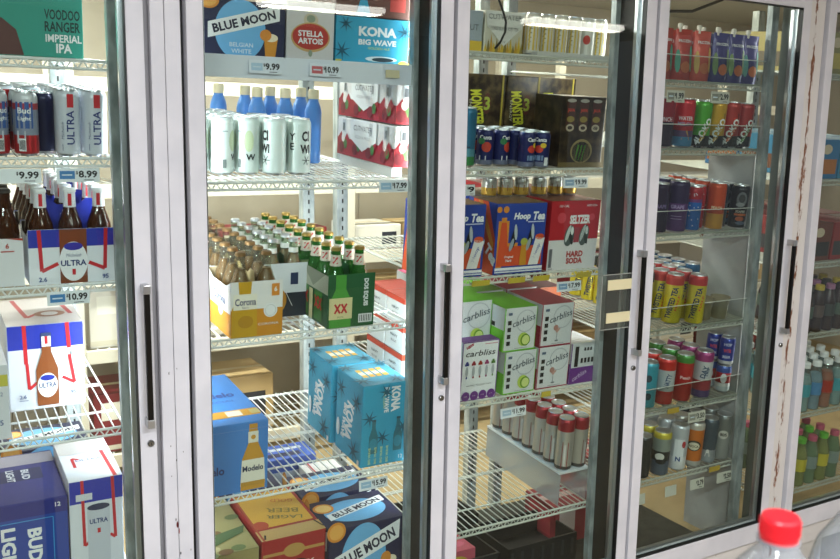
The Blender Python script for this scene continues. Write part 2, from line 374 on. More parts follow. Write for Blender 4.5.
# lamps
DIFF = emit('fffaf2', 9)
for k, (x, y) in enumerate(STORE_AND_FILL_LAMPS):
    e = empty('tube_lamp', (x, y, 2.75)); tag(e, 'store ceiling tube lamp, last three added for light, %s of the row' % ORD[k], 'lamp')
    MB().box(-.62, .62, -.13, .13, -.03, 0, mat('d8d8d6', .5), .004).build('lamp_housing', e)
    MB().box(-.6, .6, -.11, .11, -.082, -.03, DIFF, .02).build('diffuser', e)
for k, (x, y, p) in enumerate(COOLER_LAMPS):
    e = empty('tube_lamp', (x, y, 2.45)); tag(e, 'tube lamp on the cooler ceiling, %s from the left' % ORD[k], 'lamp')
    MB().box(-.6, .6, -.1, .1, -.02, 0, mat('d8d8d6', .5), .004).build('lamp_housing', e)
    MB().box(-.58, .58, -.07, .07, -.06, -.02, DIFF, .015).build('diffuser', e)
for k, (x, p) in enumerate(POST_LAMPS):
    e = empty('post_lamp', (x, .132, .5)); tag(e, 'slim lamp strip inside the cooler post right of the %s' % ['left door', 'second door', 'third door', 'fourth door'][k], 'lamp')
    MB().box(-.012, .012, 0, .012, 0, 1.5, mat('c8c8c6', .5)).build('lamp_housing', e)
    MB().box(-.009, .009, .012, .018, .01, 1.49, DIFF).build('diffuser', e)
# cable behind the third door pane
cb = MB(); pts = [(1.560, .10, 1.99), (1.578, .10, 1.955), (1.590, .10, 1.925), (1.588, .10, 1.895), (1.572, .10, 1.865), (1.553, .10, 1.845)]
cb.path(pts, .0035, mat('1c1815', .5), 8); cb.path([(1.50, .10, 2.10), pts[0]], .0035, mat('1c1815', .5), 8)
tag(cb.build('hanging_cable'), 'dark curved cable hanging behind the top of the third door', 'cable')
cb = MB().path([(2.45, .5, 2.2), (2.47, .5, 2.10), (2.58, .5, 2.075), (2.78, .5, 2.09), (2.95, .5, 2.15)], .006, mat('1c1815', .5), 8)
tag(cb.build('hanging_cable'), 'dark cable sagging above the pouches behind the fourth door', 'cable')
# dark mat and tray on the cooler floor
tag(MB().box(1.45, 2.73, .14, .85, -.049, -.02, noisy('23241f', '33342d', 20, .7), .004).build('rubber_mat'), 'dark rubber mat on the cooler floor below the third and fourth doors', 'mat')
# ============================================================ STORAGE RACK BEHIND
rk = empty('storage_rack', (0, 1.9, -.05)); tag(rk, 'cream storage rack along the back of the walk-in cooler', 'rack')
CRM = mat('e2dccb', .5)
RX = [-.7, .62, 1.94, 3.26, 4.58, 5.6]
for x in RX:
    for y in (0, .6): MB().box(x - .022, x + .022, y, y + .04, 0, 2.3, CRM).build('rack_post', rk)
RZ = [.12, .62, 1.0, 1.36, 1.82]
for z in RZ:
    for x0, x1 in zip(RX, RX[1:]):
        MB().box(x0 + .023, x1 - .023, .0, .03, z - .03, z + .03, CRM, .002).build('rack_beam', rk)
        g = MB()
        for k in range(26): xx = x0 + .03 + (x1 - x0 - .06) * k / 25; g.box(xx - .003, xx + .003, .03, .62, z + .022, z + .028, WIRE)
        for y in (.2, .4): g.box(x0 + .03, x1 - .03, y - .004, y + .004, z + .016, z + .022, WIRE)
        g.build('rack_deck', rk)
BK = [('e9e6de', 'white'), ('c4a878', 'brown'), ('2a4f96', 'blue'), ('dcd7cc', 'off-white'), ('7e1f28', 'dark red'), ('caa84a', 'yellow'), ('3c4146', 'charcoal'), ('8fa8b8', 'pale blue')]
def back_case(w, d, h, c):
    m = MB(); m.box(-w / 2, w / 2, 0, d, 0, h, mat(c, .55), .004)
    p = Print(); p.rect(w * .08, h * .55, w * .5, h * .85, mat('f0ece0', .5)); p.rect(w * .58, h * .2, w * .9, h * .7, mat('2b2f3a', .5)); p.rect(0, h * .04, w, h * .12, mat('d0c8b4', .5))
    m.pr(p, f_front(-w / 2, 0, 0)); m.box(-w / 2 - .0005, w / 2 + .0005, d * .45, d * .55, h, h + .001, mat('d8c79c', .3)); return m.build('stock_case')
sizes = [(.38, .3, .22), (.30, .3, .16), (.42, .34, .28), (.27, .3, .13)]
RS = random.Random(3); LV = ['lowest deck', 'second deck', 'third deck']
for bi, (x0, x1) in enumerate(zip(RX, RX[1:])):
    for li, z in enumerate(RZ[:3]):
        x = x0 + .05; k = 0
        while True:
            si = RS.randrange(4) if li < 2 else 3; ci = RS.choice([0, 0, 3, 3, 2, 1, 4, 7, 1] if bi < 2 else [3, 1, 3, 0, 1, 4]); wv, dv, hv = sizes[si]
            if x + wv > x1 - .04: break
            if RS.random() < .93:
                for st in range(1 if li == 2 else 2):
                    if st * hv + hv > (.42, .33, .28)[li]: break
                    o = inst('bk%d_%d' % (si, ci), lambda: back_case(wv, dv, hv, BK[ci][0])); o.location = (x + wv / 2, 1.94 + RS.random() * .04, z - .05 + .029 + st * (hv + .001)); o.rotation_euler = (0, 0, 0)
                    tag(o, '%s case%s, %s of back rack bay %s, %s from left' % (BK[ci][1], ' stacked' if st else '', LV[li], ['one', 'two', 'three', 'four', 'five'][bi], ORD[k]), 'case', 'stock cases on the storage rack')
            x += wv + .03; k += 1
# ============================================================ CONTAINERS
def can_mesh(r, h, bands, pr=None, n=22, rough=.32, metal=.25):
    """bands: [(z_top_fraction, colour)] from the bottom"""
    def M(c): return c if not isinstance(c, str) else mat(c, rough, metal)
    body = MB(); prof = [(r * .78, .0005), (r * .80, 0), (r * .97, .006)]; base = M(bands[0][1]); prof.append((r, .010, base)); z0 = .010
    top = h - .017
    for fr, c in bands:
        z = min(top, z0 + 0) if 0 else .010 + (top - .010) * fr
        prof.append((r, z, M(c)))
    c = M(bands[-1][1]); prof += [(r * .97, h - .011, c), (r * .87, h - .004, c), (r * .85, h - .002, ALU)]
    prof = [p if len(p) > 2 else (p[0], p[1], ALU) for p in prof]
    body.lathe(prof, n, ALU, caps=True)
    if pr: body.pr(pr, f_can(r), .0005, .00012)
    return body
def can_lid(r, h):
    l = MB(); l.lathe([(r * .85, h - .003), (r * .875, h - .0015), (r * .865, h), (r * .80, h - .0002), (r * .77, h - .004), (r * .2, h - .0035)], 20, ALU); return l
def can_thing(name, r, h, bands, pr=None, rough=.32, metal=.25):
    def b():
        e = empty(name); can_mesh(r, h, bands, pr, 22, rough, metal).build('can_body', e); ld = can_lid(r, h).build('can_lid', e); MB().box(-r * .22, r * .22, -r * .5, r * .28, h - .0034, h - .0015, ALU, .0004).build('pull_tab', ld); return e
    return b
def row_can(key, name, r, h, bands, pr, b, i, xs, ds, desc, cat='can', rough=.32, metal=.25, rz=None, dz=0, group=None, note=''):
    bl = can_thing(name, r, h, bands, pr, rough, metal)
    for ci, x in enumerate(xs):
        for ri, d in enumerate(ds):
            o = inst(key, bl); put(o, b, i, x, d, dz, -math.atan2(x, 2.3 + YF + d) + (rz[ci % len(rz)] if rz else 0) + R.uniform(-.1, .1))
            lab = desc
            if len(ds) > 1: lab += ', ' + (ORD[ri] + ' row' if ri else 'front row')
            if len(xs) > 1: lab += ', ' + ORD[ci] + ' from left'
            tag(o, lab + note + ', ' + DOORW[b] + ' ' + SHW[i], cat, group or desc + ' cans on the ' + sh(b, i))
def V(s, x, z, l, h, m, bold=.01, p=None, rot=90): (p or Print()).text(s, x, z, h, m, w=l, rot=rot, bold=bold); return p
# ---- bottles
def bottle_proto(glass, liquid, capm, collar, prints=None, r=.0305, h=.232, label=None):
    def b():
        e = empty('beer_bottle')
        g = MB(); k = h / .232
        P_ = [(r * .8, 0), (r, .006), (r, .125 * k), (r * .93, .145 * k), (r * .66, .168 * k), (r * .48, .186 * k), (.0132, .206 * k), (.0130, .222 * k), (.0138, .224 * k), (.0138, .229 * k)]
        g.lathe(P_, 18, glass); g.build('glass', e)
        q = MB(); q.lathe([(r * .76, .004), (r * .93, .008), (r * .93, .125 * k), (r * .85, .146 * k), (r * .58, .168 * k), (r * .42, .182 * k), (r * .40, .186 * k)], 14, liquid); q.build('beer', e)
        c = MB(); c.lathe([(.0156, h - .0095), (.0148, h - .003), (.0125, h), (.004, h + .0006)], 16, capm); c.build('bottle_cap', e)
        if collar:
            c = MB(); cm, z0, z1, pr = collar
            rr = lambda z: r * .48 + (.0132 - r * .48) * min(1, max(0, (z / k - .186) / .020)) if z / k > .186 else r * .66 + (r * .48 - r * .66) * (z / k - .168) / .018
            c.lathe([(rr(z0) + .0007, z0), (rr((z0 + z1) / 2) + .0007, (z0 + z1) / 2), (rr(z1) + .0007, z1)], 18, cm, caps=False)
            if pr: c.pr(pr, lambda u, v, e_: ((rr(z0 + v) + .0012 + e_) * math.sin(u / .014), -(rr(z0 + v) + .0012 + e_) * math.cos(u / .014), z0 + v))
            c.build('neck_label', e)
        if label:
            c = MB(); c.lathe([(r + .0005, .035), (r + .0005, .105)], 18, label[0], caps=False)
            if label[1]: c.pr(label[1], f_can(r + .0005, .035))
            c.build('body_label', e)
        return e
    return b
# ---- cartons
def carton(name, w, d, h, base, front=None, left=None, top=None, right=None, bev=.003, front_band=None, seams=True):
    m = MB(); m.box(-w / 2, w / 2, 0, d, 0, h, base, bev)
    if front: m.pr(front, f_front(-w / 2, 0, 0))
    if left: m.pr(left, f_left(-w / 2, d, 0))
    if right: m.pr(right, f_right(w / 2, 0, 0))
    if top: m.pr(top, f_top(-w / 2, 0, h))
    return m.build(name)
def carrier(w, d, h, base, inner, front=None, left=None, nx=2, ny=3, drop=.03, handle_m=None, right=None, up=.02):
    """open-topped bottle carrier: walls dip towards the middle, a centre handle panel stands up, dividers inside"""
    e = empty('bottle_carrier'); t = .0012; m = MB()
    def wall(pts, m_, y0=None): m.add(pts, [tuple(range(len(pts)))], m_)
    hw = w / 2
    for y in (0, d): wall([(-hw, y, 0), (hw, y, 0), (hw, y, h), (0, y, h + (.0 if y else 0)), (-hw, y, h)], base)
    for x in (-hw, hw): wall([(x, 0, 0), (x, d, 0), (x, d, h - .005), (x, d * .5, h + drop), (x, 0, h - .005)] if drop < 0 else [(x, 0, 0), (x, d, 0), (x, d, h), (x, d * .8, h - drop), (x, d * .2, h - drop), (x, 0, h)], base)
    # inside faces a hair inwards in the board's raw colour
    for y in (t, d - t): wall([(-hw + t, y, .002), (hw - t, y, .002), (hw - t, y, h - .001), (-hw + t, y, h - .001)], inner)
    for x in (-hw + t, hw - t): wall([(x, t, .002), (x, d - t, .002), (x, d - t, h - .001), (x, d * .8, h - drop - .001), (x, d * .2, h - drop - .001), (x, t, h - .001)], inner)
    wall([(-hw, 0, .001), (hw, 0, .001), (hw, d, .001), (-hw, d, .001)], inner)
    if front: m.pr(front, f_front(-hw, 0, 0))
    if left: m.pr(left, f_left(-hw, d, 0))
    if right: m.pr(right, f_right(hw, 0, 0))
    m.build('carton', e)
    dv = MB(); dv.box(-.0006, .0006, t, d - t, .002, h - .01, inner)
    for k in range(1, ny): dv.box(-hw + t, hw - t, d * k / ny - .0005, d * k / ny + .0005, .002, h - .03, inner)
    dv.build('divider', e)
    hp = MB(); hm = handle_m or base
    zt = h + up; L_, sw = (w, True) if nx > ny else (d, False)
    pts = [(L_ * .10, h - .018), (L_ * .90, h - .018), (L_ * .86, zt), (L_ * .72, zt + .004), (L_ * .62, zt - .012), (L_ * .38, zt - .012), (L_ * .28, zt + .004), (L_ * .14, zt)]
    g_ = (lambda a, t_, z: (a - w / 2, d / 2 + t_, z)) if sw else (lambda a, t_, z: (t_, a, z))
    for t_ in (-.0008, .0008): hp.add([g_(a, t_, z) for a, z in pts], [tuple(range(8))], hm)
    hp.add([g_(a, t_, z) for t_ in (-.0008, .0008) for a, z in pts], [(k, k + 1, k + 9, k + 8) for k in range(1, 7)], hm); hp.build('carrier_handle', e)
    return e
def fill(b, i, x, d, w, dd, bkey, bfn, desc, group, where, nx=2, ny=3, h0=.002):
    for a in range(nx):
        for c in range(ny):
            o = inst(bkey, bfn); put(o, b, i, x - w / 2 + w * (a + .5) / nx, d + dd * (c + .5) / ny, h0, -math.atan2(x, 2.4) + R.uniform(-.2, .2))
            tag(o, '%s, %s from front, %s side %s' % (desc, ORD[c], ['left', 'right'][a] if nx == 2 else ['left', 'middle', 'right'][a], where), 'bottle', group)
def price(b, i, x, w, text, label, logo='2f6fb0', h=.034, drop=.0, z=None, note='', y=None, lx=.25, pap=None):
    e = MB(); e.box(-w / 2, w / 2, -.0012, 0, -h / 2, h / 2, pap or PAPER, .0004)
    p = Print()
    if logo: p.rect(w * .07, h * .22, w * .42, h * .80, mat(logo, .5)); p.rect(w * .12, h * .46, w * .36, h * .56, mat('cfdff0', .5))
    if text: p.text(text.replace('$', ''), w * .725, h * .56, h * .52, INK, w=w * .44, bold=.035); p.text('$', w * .47, h * .66, h * .28, INK, bold=.02); p.rect(w * .62, h * .12, w * .86, h * .17, INK)
    e.pr(p, f_front(-w / 2, -.0012, -h / 2), .0003, .0002); o = e.build('price_tag')
    o.location = (x, y if y is not None else YF - .0075, z if z is not None else SZ[b][i] - .022 - drop); o.rotation_euler = (-.05, 0, R.uniform(-.02, .02))
    return tag(o, label, 'price tag', 'shelf price tags')
def C_(h, r=.45): return mat(h, r)
def small_scrawl(p, x, y, w, h, m):
    for k in range(3): p.rect(x, y + h * k / 3, x + w * (1 - .15 * k), y + h * k / 3 + h * .16, m)
    return p
# ---- printed pictures of bottles for the carton fronts
def pic_bottle(p, cx, z0, H, glass, liquid, cap, lab, text=None, tm=None):
    r = H * .135
    p.poly([(cx - r * .95, z0), (cx + r * .95, z0), (cx + r, z0 + H * .06), (cx + r, z0 + H * .50), (cx + r * .42, z0 + H * .74), (cx + r * .38, z0 + H * .96), (cx - r * .38, z0 + H * .96), (cx - r * .42, z0 + H * .74), (cx - r, z0 + H * .50), (cx - r, z0 + H * .06)], liquid)
    p.rect(cx - r * .45, z0 + H * .94, cx + r * .45, z0 + H, cap)
    if glass: p.rect(cx - r * .4, z0 + H * .74, cx + r * .4, z0 + H * .9, glass)
    p.oval(cx, z0 + H * .28, r * .92, H * .17, lab)
    if text: p.text(text, cx, z0 + H * .28, H * .07, tm or INK, w=r * 1.6, bold=.02)
    return p
def band(p, x, y, ang, w, h, base, txt, tm, bold=.03):
    """white curved word band (as four quads) with lettering"""
    a = math.radians(ang); c, s = math.cos(a), math.sin(a)
    q = [(-w / 2, -h / 2), (w / 2, -h / 2), (w / 2, h / 2), (-w / 2, h / 2)]
    p.poly([(x + u * c - v * s, y + u * s + v * c) for u, v in q], base); p.text(txt, x, y, h * .62, tm, w=w * .86, rot=ang, bold=bold); return p
# ============================================================ LEFT DOOR (A)
RED = C_('c8222e'); BLU = C_('2433a8'); NAVY = C_('1b2350'); SILV = C_('dfe2e6'); LBL = C_('3b4f86')
def voodoo():
    p = Print(); p.text('VOODOO', .258, .100, .024, C_('123432'), w=.080, bold=.02); p.text('RANGER', .258, .072, .024, C_('123432'), w=.080, bold=.02)
    p.text('IMPERIAL', .260, .045, .018, WHITE, w=.082, bold=.02); p.text('IPA', .260, .022, .022, WHITE, w=.036, bold=.03)
    p.poly([(.02, .002), (.17, .002), (.155, .06), (.125, .085), (.07, .085), (.035, .06)], C_('5a3430'))
    return carton('beer_carton', .305, .20, .140, C_('2b9484'), front=p)
o = put(voodoo(), 'A', 0, .245, .03); tag(o, 'teal beer carton with dark lettering on the top shelf behind the left door', 'carton')
o = put(carton('beer_carton', .17, .2, .16, C_('cfd5d8')), 'A', 0, -.02, .03); tag(o, 'pale grey carton left of the teal carton on the top shelf', 'carton')
# second shelf cans
pu = Print(); pu.text('ULTRA', .008, .070, .018, C_('2a3a7c'), w=.082, rot=90, bold=.02); pu.text('Michelob', -.010, .062, .006, C_('68718e'), w=.042, rot=90, shear=.3); pu.rect(.001, .118, .016, .150, RED)
pu.rect(-.012, .014, -.010, .03, C_('8a93a8'))
row_can('ultra', 'slim_can', .0290, .160, [(1, 'dbe0ea')], pu, 'A', 1, [.352, .416], [.035, .10, .165, .23, .30, .37], 'white slim beer can')
row_can('ultrab', 'slim_can', .0290, .160, [(1, 'dbe0ea')], pu, 'A', 1, [.285, .222], [.17, .235, .30, .37], 'white slim can behind red cans')
pc = Print(); pc.rect(-.022, .066, .018, .128, C_('355a9c')); pc.text('Bud', -.002, .108, .014, WHITE, w=.03, bold=.02); pc.text('Light', -.002, .088, .012, WHITE, w=.03, bold=.02); pc.rect(-.02, .03, .0, .06, C_('c1c8d4'))
pc.rect(.006, .012, .024, .05, RED); pc.bars(-.016, .012, .016, .03)
row_can('clam', 'beer_can', .0280, .152, [(.32, 'a92a30'), (.8, '8f97ab'), (.92, 'b5434c'), (1, 'cfd2d8')], pc, 'A', 1, [.192, .258], [.035, .12, .20], 'red and blue tall can', rz=[.5, 0])
row_can('navyc', 'beer_can', .031, .150, [(1, '1b2145')], None, 'A', 1, [.303], [.10], 'dark blue can squeezed between red can and white cans')
# third shelf: six packs
def ultra_bottle(): return bottle_proto(clear('6a3414', .30, .04, 'amber'), C_('2a1206', .2), WHITE, (C_('e8eaf0'), .186, .222, Print().rect(-.004, .004, .004, .034, RED)), h=.232, r=.0300)
def ultra_six():
    w, d, h = .205, .135, .138; p = Print()
    p.rect(0, .092, w, h - .0005, BLU); p.rect(0, 0, w, .093, C_('e6e9f0'))
    for s in (-1, 1): p.line([(w / 2 + s * .078, h - .001), (w / 2 + s * .074, .034), (w / 2 + s * .036, .052)], .009, RED)
    p.rect(w / 2 - .032, .001, w / 2 + .032, h - .0008, C_('7a3d1c')); p.oval(w / 2, .056, .033, .050, C_('f1f2f6'), 18); p.text('ULTRA', w / 2, .052, .015, C_('24356f'), w=.060, bold=.03)
    p.oval(w / 2, .094, .022, .010, BLU); p.rect(w / 2 - .004, .022, w / 2 + .004, .037, RED); p.text('Michelob', w / 2, .072, .009, C_('7d86a0'), w=.036, shear=.3)
    p.text('2.6', .030, .014, .012, C_('2f4a8c'), bold=.02); p.text('95', w - .028, .014, .012, C_('2f4a8c'), bold=.02)
    return carrier(w, d, h, C_('e6e9f0'), C_('4a3b30'), front=p, handle_m=BLU, nx=3, ny=2, drop=.02, up=.062)
UB = ultra_bottle()
cu = inst('usix', ultra_six); put(cu, 'A', 2, .347, .004); tag(cu, 'blue and white six pack carrier with red ribbon, front of left door third shelf', 'six pack carrier', 'blue and white carriers')
fill('A', 2, .347, .004, .205, .135, 'ub', UB, 'amber bottle with white neck foil', 'bottles in the blue and white front carrier', 'of front ribbon carrier', nx=3, ny=2)
for k in (1, 2):
    c2 = inst('usix', ultra_six); put(c2, 'A', 2, .347, .004 + .145 * k); tag(c2, 'blue and white six pack carrier, %s behind the front one, left door' % ORD[k - 1], 'six pack carrier', 'blue and white carriers')
    fill('A', 2, .347, .004 + .145 * k, .205, .135, 'ub', UB, 'amber bottle with white foil', 'bottles in blue and white carrier %d' % (k + 1), 'of %s ribbon carrier behind' % ORD[k - 1], nx=3, ny=2)
def white_six():
    w, d, h = .20, .135, .118; p = Print(); p.text('6', .165, h - .018, .013, C_('b03c2c'), bold=.03); p.rect(.15, h - .033, .18, h - .030, C_('b03c2c'))
    p.poly([(w, h), (w, h - .006), (.165, h - .0005), (.165, h)], C_('b03c2c'))
    return carrier(w, d, h, C_('dfe0e4'), C_('4a3b30'), front=p, handle_m=C_('33302c'), nx=3, ny=2, drop=.02)
cw = white_six(); put(cw, 'A', 2, .134, .010); tag(cw, 'plain white six pack carrier with red number, left of the blue one on third shelf', 'six pack carrier')
fill('A', 2, .134, .010, .20, .135, 'wb', bottle_proto(clear('5a2e14', .4, .04, 'amber'), C_('20100a', .2), C_('2b2420', .4), None), 'dark amber bottle', 'bottles in the plain white carrier', 'of the plain white carrier', nx=3, ny=2)
# fourth shelf: 12-pack
def ultra12():
    w, d, h = .190, .27, .238; p = Print(); W = C_('dcdfe6')
    p.rect(.001, h * .72, w - .001, h - .001, BLU)
    p.line([(w * .22, h), (w * .23, h * .55)], .010, RED).line([(w * .24, h * .55), (w * .26, h * .25), (w * .42, h * .36)], .008, RED)
    p.line([(w * .78, h), (w * .80, h * .70)], .010, RED).line([(w * .80, h * .62), (w * .86, h * .28), (w * .70, h * .36)], .008, RED)
    pic_bottle(p, w * .50, h * .04, h * .86, None, C_('8a4a20'), C_('39466e'), WHITE, 'ULTRA', C_('24356f')); p.rect(w * .44, h * .74, w * .56, h * .86, WHITE); p.rect(w * .48, h * .77, w * .52, h * .86, RED)
    p.oval(w * .5, h * .37, .018, .008, BLU); p.text('2.6', w * .17, h * .17, .011, C_('4a5a88'), bold=.02); p.text('95', w * .84, h * .17, .011, C_('4a5a88'), bold=.02); p.rect(w * .12, h * .12, w * .24, h * .13, C_('8a93a8'))
    p.rect(w * .83, h * .60, w * .97, h * .68, C_('b8bcc6'))
    t = Print(); t.rect(0, 0, w, d, C_('cfc6c4')); t.line([(w * .2, d * .95), (w * .3, d * .25), (w * .48, d * .4)], .012, C_('b9474c')).line([(w * .8, d * .95), (w * .9, d * .3)], .012, C_('b9474c')); t.oval(w * .62, d * .35, .04, .03, C_('9c6a54')); t.oval(w * .62, d * .35, .022, .018, C_('d5cfd0'))
    return carton('beer_carton', w, d, h, W, front=p, top=t)
o = put(ultra12(), 'A', 3, .294, .19); tag(o, 'white and blue carton with amber bottle picture on the fourth shelf of left door', 'carton')
def plain_w():
    p = Print(); p.text('5', .16, .045, .014, C_('4a5a88'), bold=.02); p.rect(.10, .14, .178, .17, C_('c8c04e')); p.text('2', .163, .12, .01, C_('4a5a88')); return carton('beer_carton', .18, .25, .195, C_('d5d8df'), front=p)
o = put(plain_w(), 'A', 3, .094, .015); tag(o, 'white carton cut off by the left edge on the fourth shelf', 'carton')
# fifth shelf: two cartons in front, moon cartons behind
MOONB = C_('1a1f45'); SKY = C_('6fb2e2'); ORG = C_('d98b32')
def moon_print(w, h, flip=False):
    p = Print(); p.oval(w * .46, h * .50, w * .30, h * .52 if h < w else w * .3, SKY, 26)
    p.oval(w * .09, h * .97, w * .12, h * .14, ORG); p.oval(w * .09, h * .97, w * .09, h * .105, C_('e9ab54'))
    x0, x1, y0, y1, hh = w * .08, w * .93, h * .34, h * .70, h * .27
    p.poly([(x0, y0), (x1, y1 - .0), (x1, y1 + hh), (x0, y0 + hh)], WHITE)
    ang = math.degrees(math.atan2(y1 - y0, x1 - x0)); p.text('BLUE MOON', (x0 + x1) / 2, (y0 + y1) / 2 + hh / 2, hh * .58, C_('161a38'), w=(x1 - x0) * .90, rot=ang, bold=.035)
    p.text('BELGIAN', w * .47, h * .25, h * .075, C_('d3e6f4'), w=w * .28, bold=.02); p.text('WHITE', w * .47, h * .14, h * .075, C_('d3e6f4'), w=w * .24, bold=.02)
    p.poly([(w * .76, h * .06), (w * .88, h * .06), (w * .91, h * .40), (w * .74, h * .40)], C_('d8902a')); p.oval(w * .825, h * .40, w * .085, h * .07, C_('f0e2c4')); p.oval(w * .76, h * .44, w * .07, h * .10, ORG)
    return p
def moon_box(w, d, h):
    t = Print(); t.oval(w * .5, d * .5, w * .40, d * .36, SKY, 24); t.poly([(w * .12, d * .30), (w * .95, d * .62), (w * .95, d * .82), (w * .12, d * .50)], WHITE); t.text('BLUE MOON', w * .54, d * .56, d * .14, C_('161a38'), w=w * .72, rot=math.degrees(math.atan2(d * .32, w * .83)), bold=.035)
    t.oval(w * .15, d * .72, w * .13, d * .16, ORG); t.oval(w * .15, d * .72, w * .10, d * .12, C_('efc276'))
    return lambda: carton('beer_carton', w, d, h, MOONB, front=moon_print(w, h), top=t, left=moon_print(d, h))
def bud():
    w, d, h = .205, .30, .235; p = Print(); CY = C_('4aa0d8'); p.rect(.002, .002, w - .002, h * .82, C_('27459c')); p.line([(w * .12, 0), (w * .12, h * .78), (w * .82, h * .78), (w * .82, 0)], .002, CY)
    p.text('BUD', w * .60, h * .48, .034, WHITE, w=h * .40, rot=-90, bold=.04); p.text('LIGHT', w * .30, h * .42, .034, WHITE, w=h * .62, rot=-90, bold=.04); p.text('12', w * .88, h * .92, .012, WHITE, bold=.02)
    t = Print(); t.rect(w * .2, d * .42, w * .8, d * .66, C_('14205a')); t.text('BUD', w * .60, d * .54, .02, C_('d6dbe6'), w=d * .2, rot=-90, bold=.03); t.text('LIGHT', w * .42, d * .54, .02, C_('d6dbe6'), w=d * .24, rot=-90, bold=.03); t.rect(.002, d * .74, w - .002, d * .97, C_('a9a4b4'))
    return carton('beer_carton', w, d, h, C_('2a2f7e'), front=p, top=t)
o = put(bud(), 'A', 4, .203, .02); tag(o, 'dark blue light beer carton at the bottom left behind the left door', 'carton')
def ultra_can_box():
    w, d, h = .135, .27, .268; p = Print(); p.rect(.001, h * .76, w - .001, h - .001, BLU); p.line([(w * .24, h), (w * .26, h * .30), (w * .36, h * .34)], .008, RED); p.line([(w * .80, h), (w * .84, h * .34), (w * .74, h * .38)], .008, RED)
    p.rect(w * .32, h * .10, w * .74, h * .70, C_('c6cad4')); p.oval(w * .53, h * .70, w * .21, h * .035, C_('2a3252')); p.text('ULTRA', w * .53, h * .55, .014, C_('24356f'), w=w * .34, bold=.03); p.rect(w * .50, h * .42, w * .56, h * .47, RED); p.rect(w * .12, h * .79, w * .42, h * .86, C_('d5d7de'))
    t = Print(); t.line([(w * .86, 0), (w * .80, d * .9)], .010, RED); t.line([(w * .22, d * .3), (w * .22, d * .52), (w * .34, d * .48)], .008, RED); t.text('ULTRA', w * .52, d * .45, .014, C_('7c86a4'), w=w * .5, bold=.02); t.rect(0, d * .62, w * .9, d, C_('cdc8c6'))
    return carton('beer_carton', w, d, h, C_('dfe2e9'), front=p, top=t)
o = put(ultra_can_box(), 'A', 4, .376, .02); tag(o, 'white and blue slim can carton with red ribbon at the bottom of the left door', 'carton')
o = put(carton('beer_carton', .09, .25, .18, C_('b8401f')), 'A', 4, .05, .02); tag(o, 'orange red carton at the bottom left edge behind the left door', 'carton')
mb = moon_box(.24, .17, .20)
for x, nm in ((.31, 'right'), (.06, 'left')):
    o = inst('moonA', mb); put(o, 'A', 4, x, .42); tag(o, 'navy carton with pale moon behind the bottom cartons of the left door, %s one' % nm, 'carton', 'navy moon cartons behind left door')
price('A', 1, .232, .100, '$9.99', 'price tag reading 9.99 under the red and blue tall cans of left door', None, z=1.476)
price('A', 1, .366, .100, '$8.99', 'price tag reading 8.99 under the white slim cans of left door', '3f7fbc', z=1.477)
price('A', 2, .330, .100, '$10.99', 'price tag reading 10.99 below the six packs of the left door', '3f7fbc', z=1.174)
# ============================================================ SECOND DOOR (B)
o = put(moon_box(.232, .2, .150)(), 'B', 0, .803, .03); tag(o, 'navy carton with white word band on the top shelf of the second door', 'carton')
def stella():
    w, h = .142, .165; p = Print(); p.line([(w * .5, h), (w * .5, h * .82)], .0015, C_('9a8f88')); p.oval(w * .5, h * .70, .022, .018, C_('cdbfa8')); p.oval(w * .5, h * .72, .013, .010, C_('8f9a86'))
    p.oval(w * .5, h * .42, w * .41, h * .24, C_('c9a46a'), 20); p.oval(w * .5, h * .43, w * .38, h * .21, C_('b5342c'), 20); p.text('STELLA', w * .5, h * .48, .016, WHITE, w=.075, bold=.03); p.text('ARTOIS', w * .5, h * .36, .016, WHITE, w=.075, bold=.03)
    p.oval(w * .5, h * .16, .006, .009, C_('8f9a86')); return carton('beer_carton', w, .2, h, C_('d3cfcf'), front=p)
o = put(stella(), 'B', 0, .996, .035); tag(o, 'white lager carton with red shield on the top shelf of the second door', 'carton')
KB = C_('2e9fc4'); KD = C_('1b5f76')
def kona_print(w, h, big=True):
    p = Print(); p.text('KONA', w * .56, h * .72, h * .20, WHITE, w=w * .52, bold=.045); p.text('BIG WAVE', w * .56, h * .50, h * .12, WHITE, w=w * .52, bold=.04); p.text('GOLDEN ALE', w * .58, h * .38, h * .05, C_('c9d264'), w=w * .3)
    p.oval(w * .62, h * .16, w * .22, h * .06, C_('d5e8ee')); p.oval(w * .64, h * .15, w * .15, h * .045, C_('203a44')); p.rect(0, 0, w * .08, h * .12, C_('c9c04a')); p.oval(w * .93, h * .06, w * .08, h * .09, C_('c9b83a'))
    leaf(p, w * .08, h * .30, .03); leaf(p, w * .12, h * .85, .025); leaf(p, w * .93, h * .75, .03); return p
def leaf(p, x, y, s, m=None):
    for a in range(7):
        t = a * .9 + .3; c, q = math.cos(t), math.sin(t); p.poly([(x - q * s * .12, y + c * s * .12), (x + c * s, y + q * s), (x + q * s * .12, y - c * s * .12)], m or KD)
o = put(carton('beer_carton', .235, .2, .135, KB, front=kona_print(.235, .135)), 'B', 0, 1.190, .035); tag(o, 'turquoise carton on the top shelf of the second door', 'carton')
e2 = carton('beer_carton', .235, .18, .13, C_('5a3226'), front=Print().poly([(.06, .0), (.11, .0), (.085, .08)], KB).rect(.17, .02, .22, .10, C_('a8362e'))); put(e2, 'B', 0, 1.190, .04, .137); tag(e2, 'brown carton stacked on the turquoise carton, top of second door', 'carton')
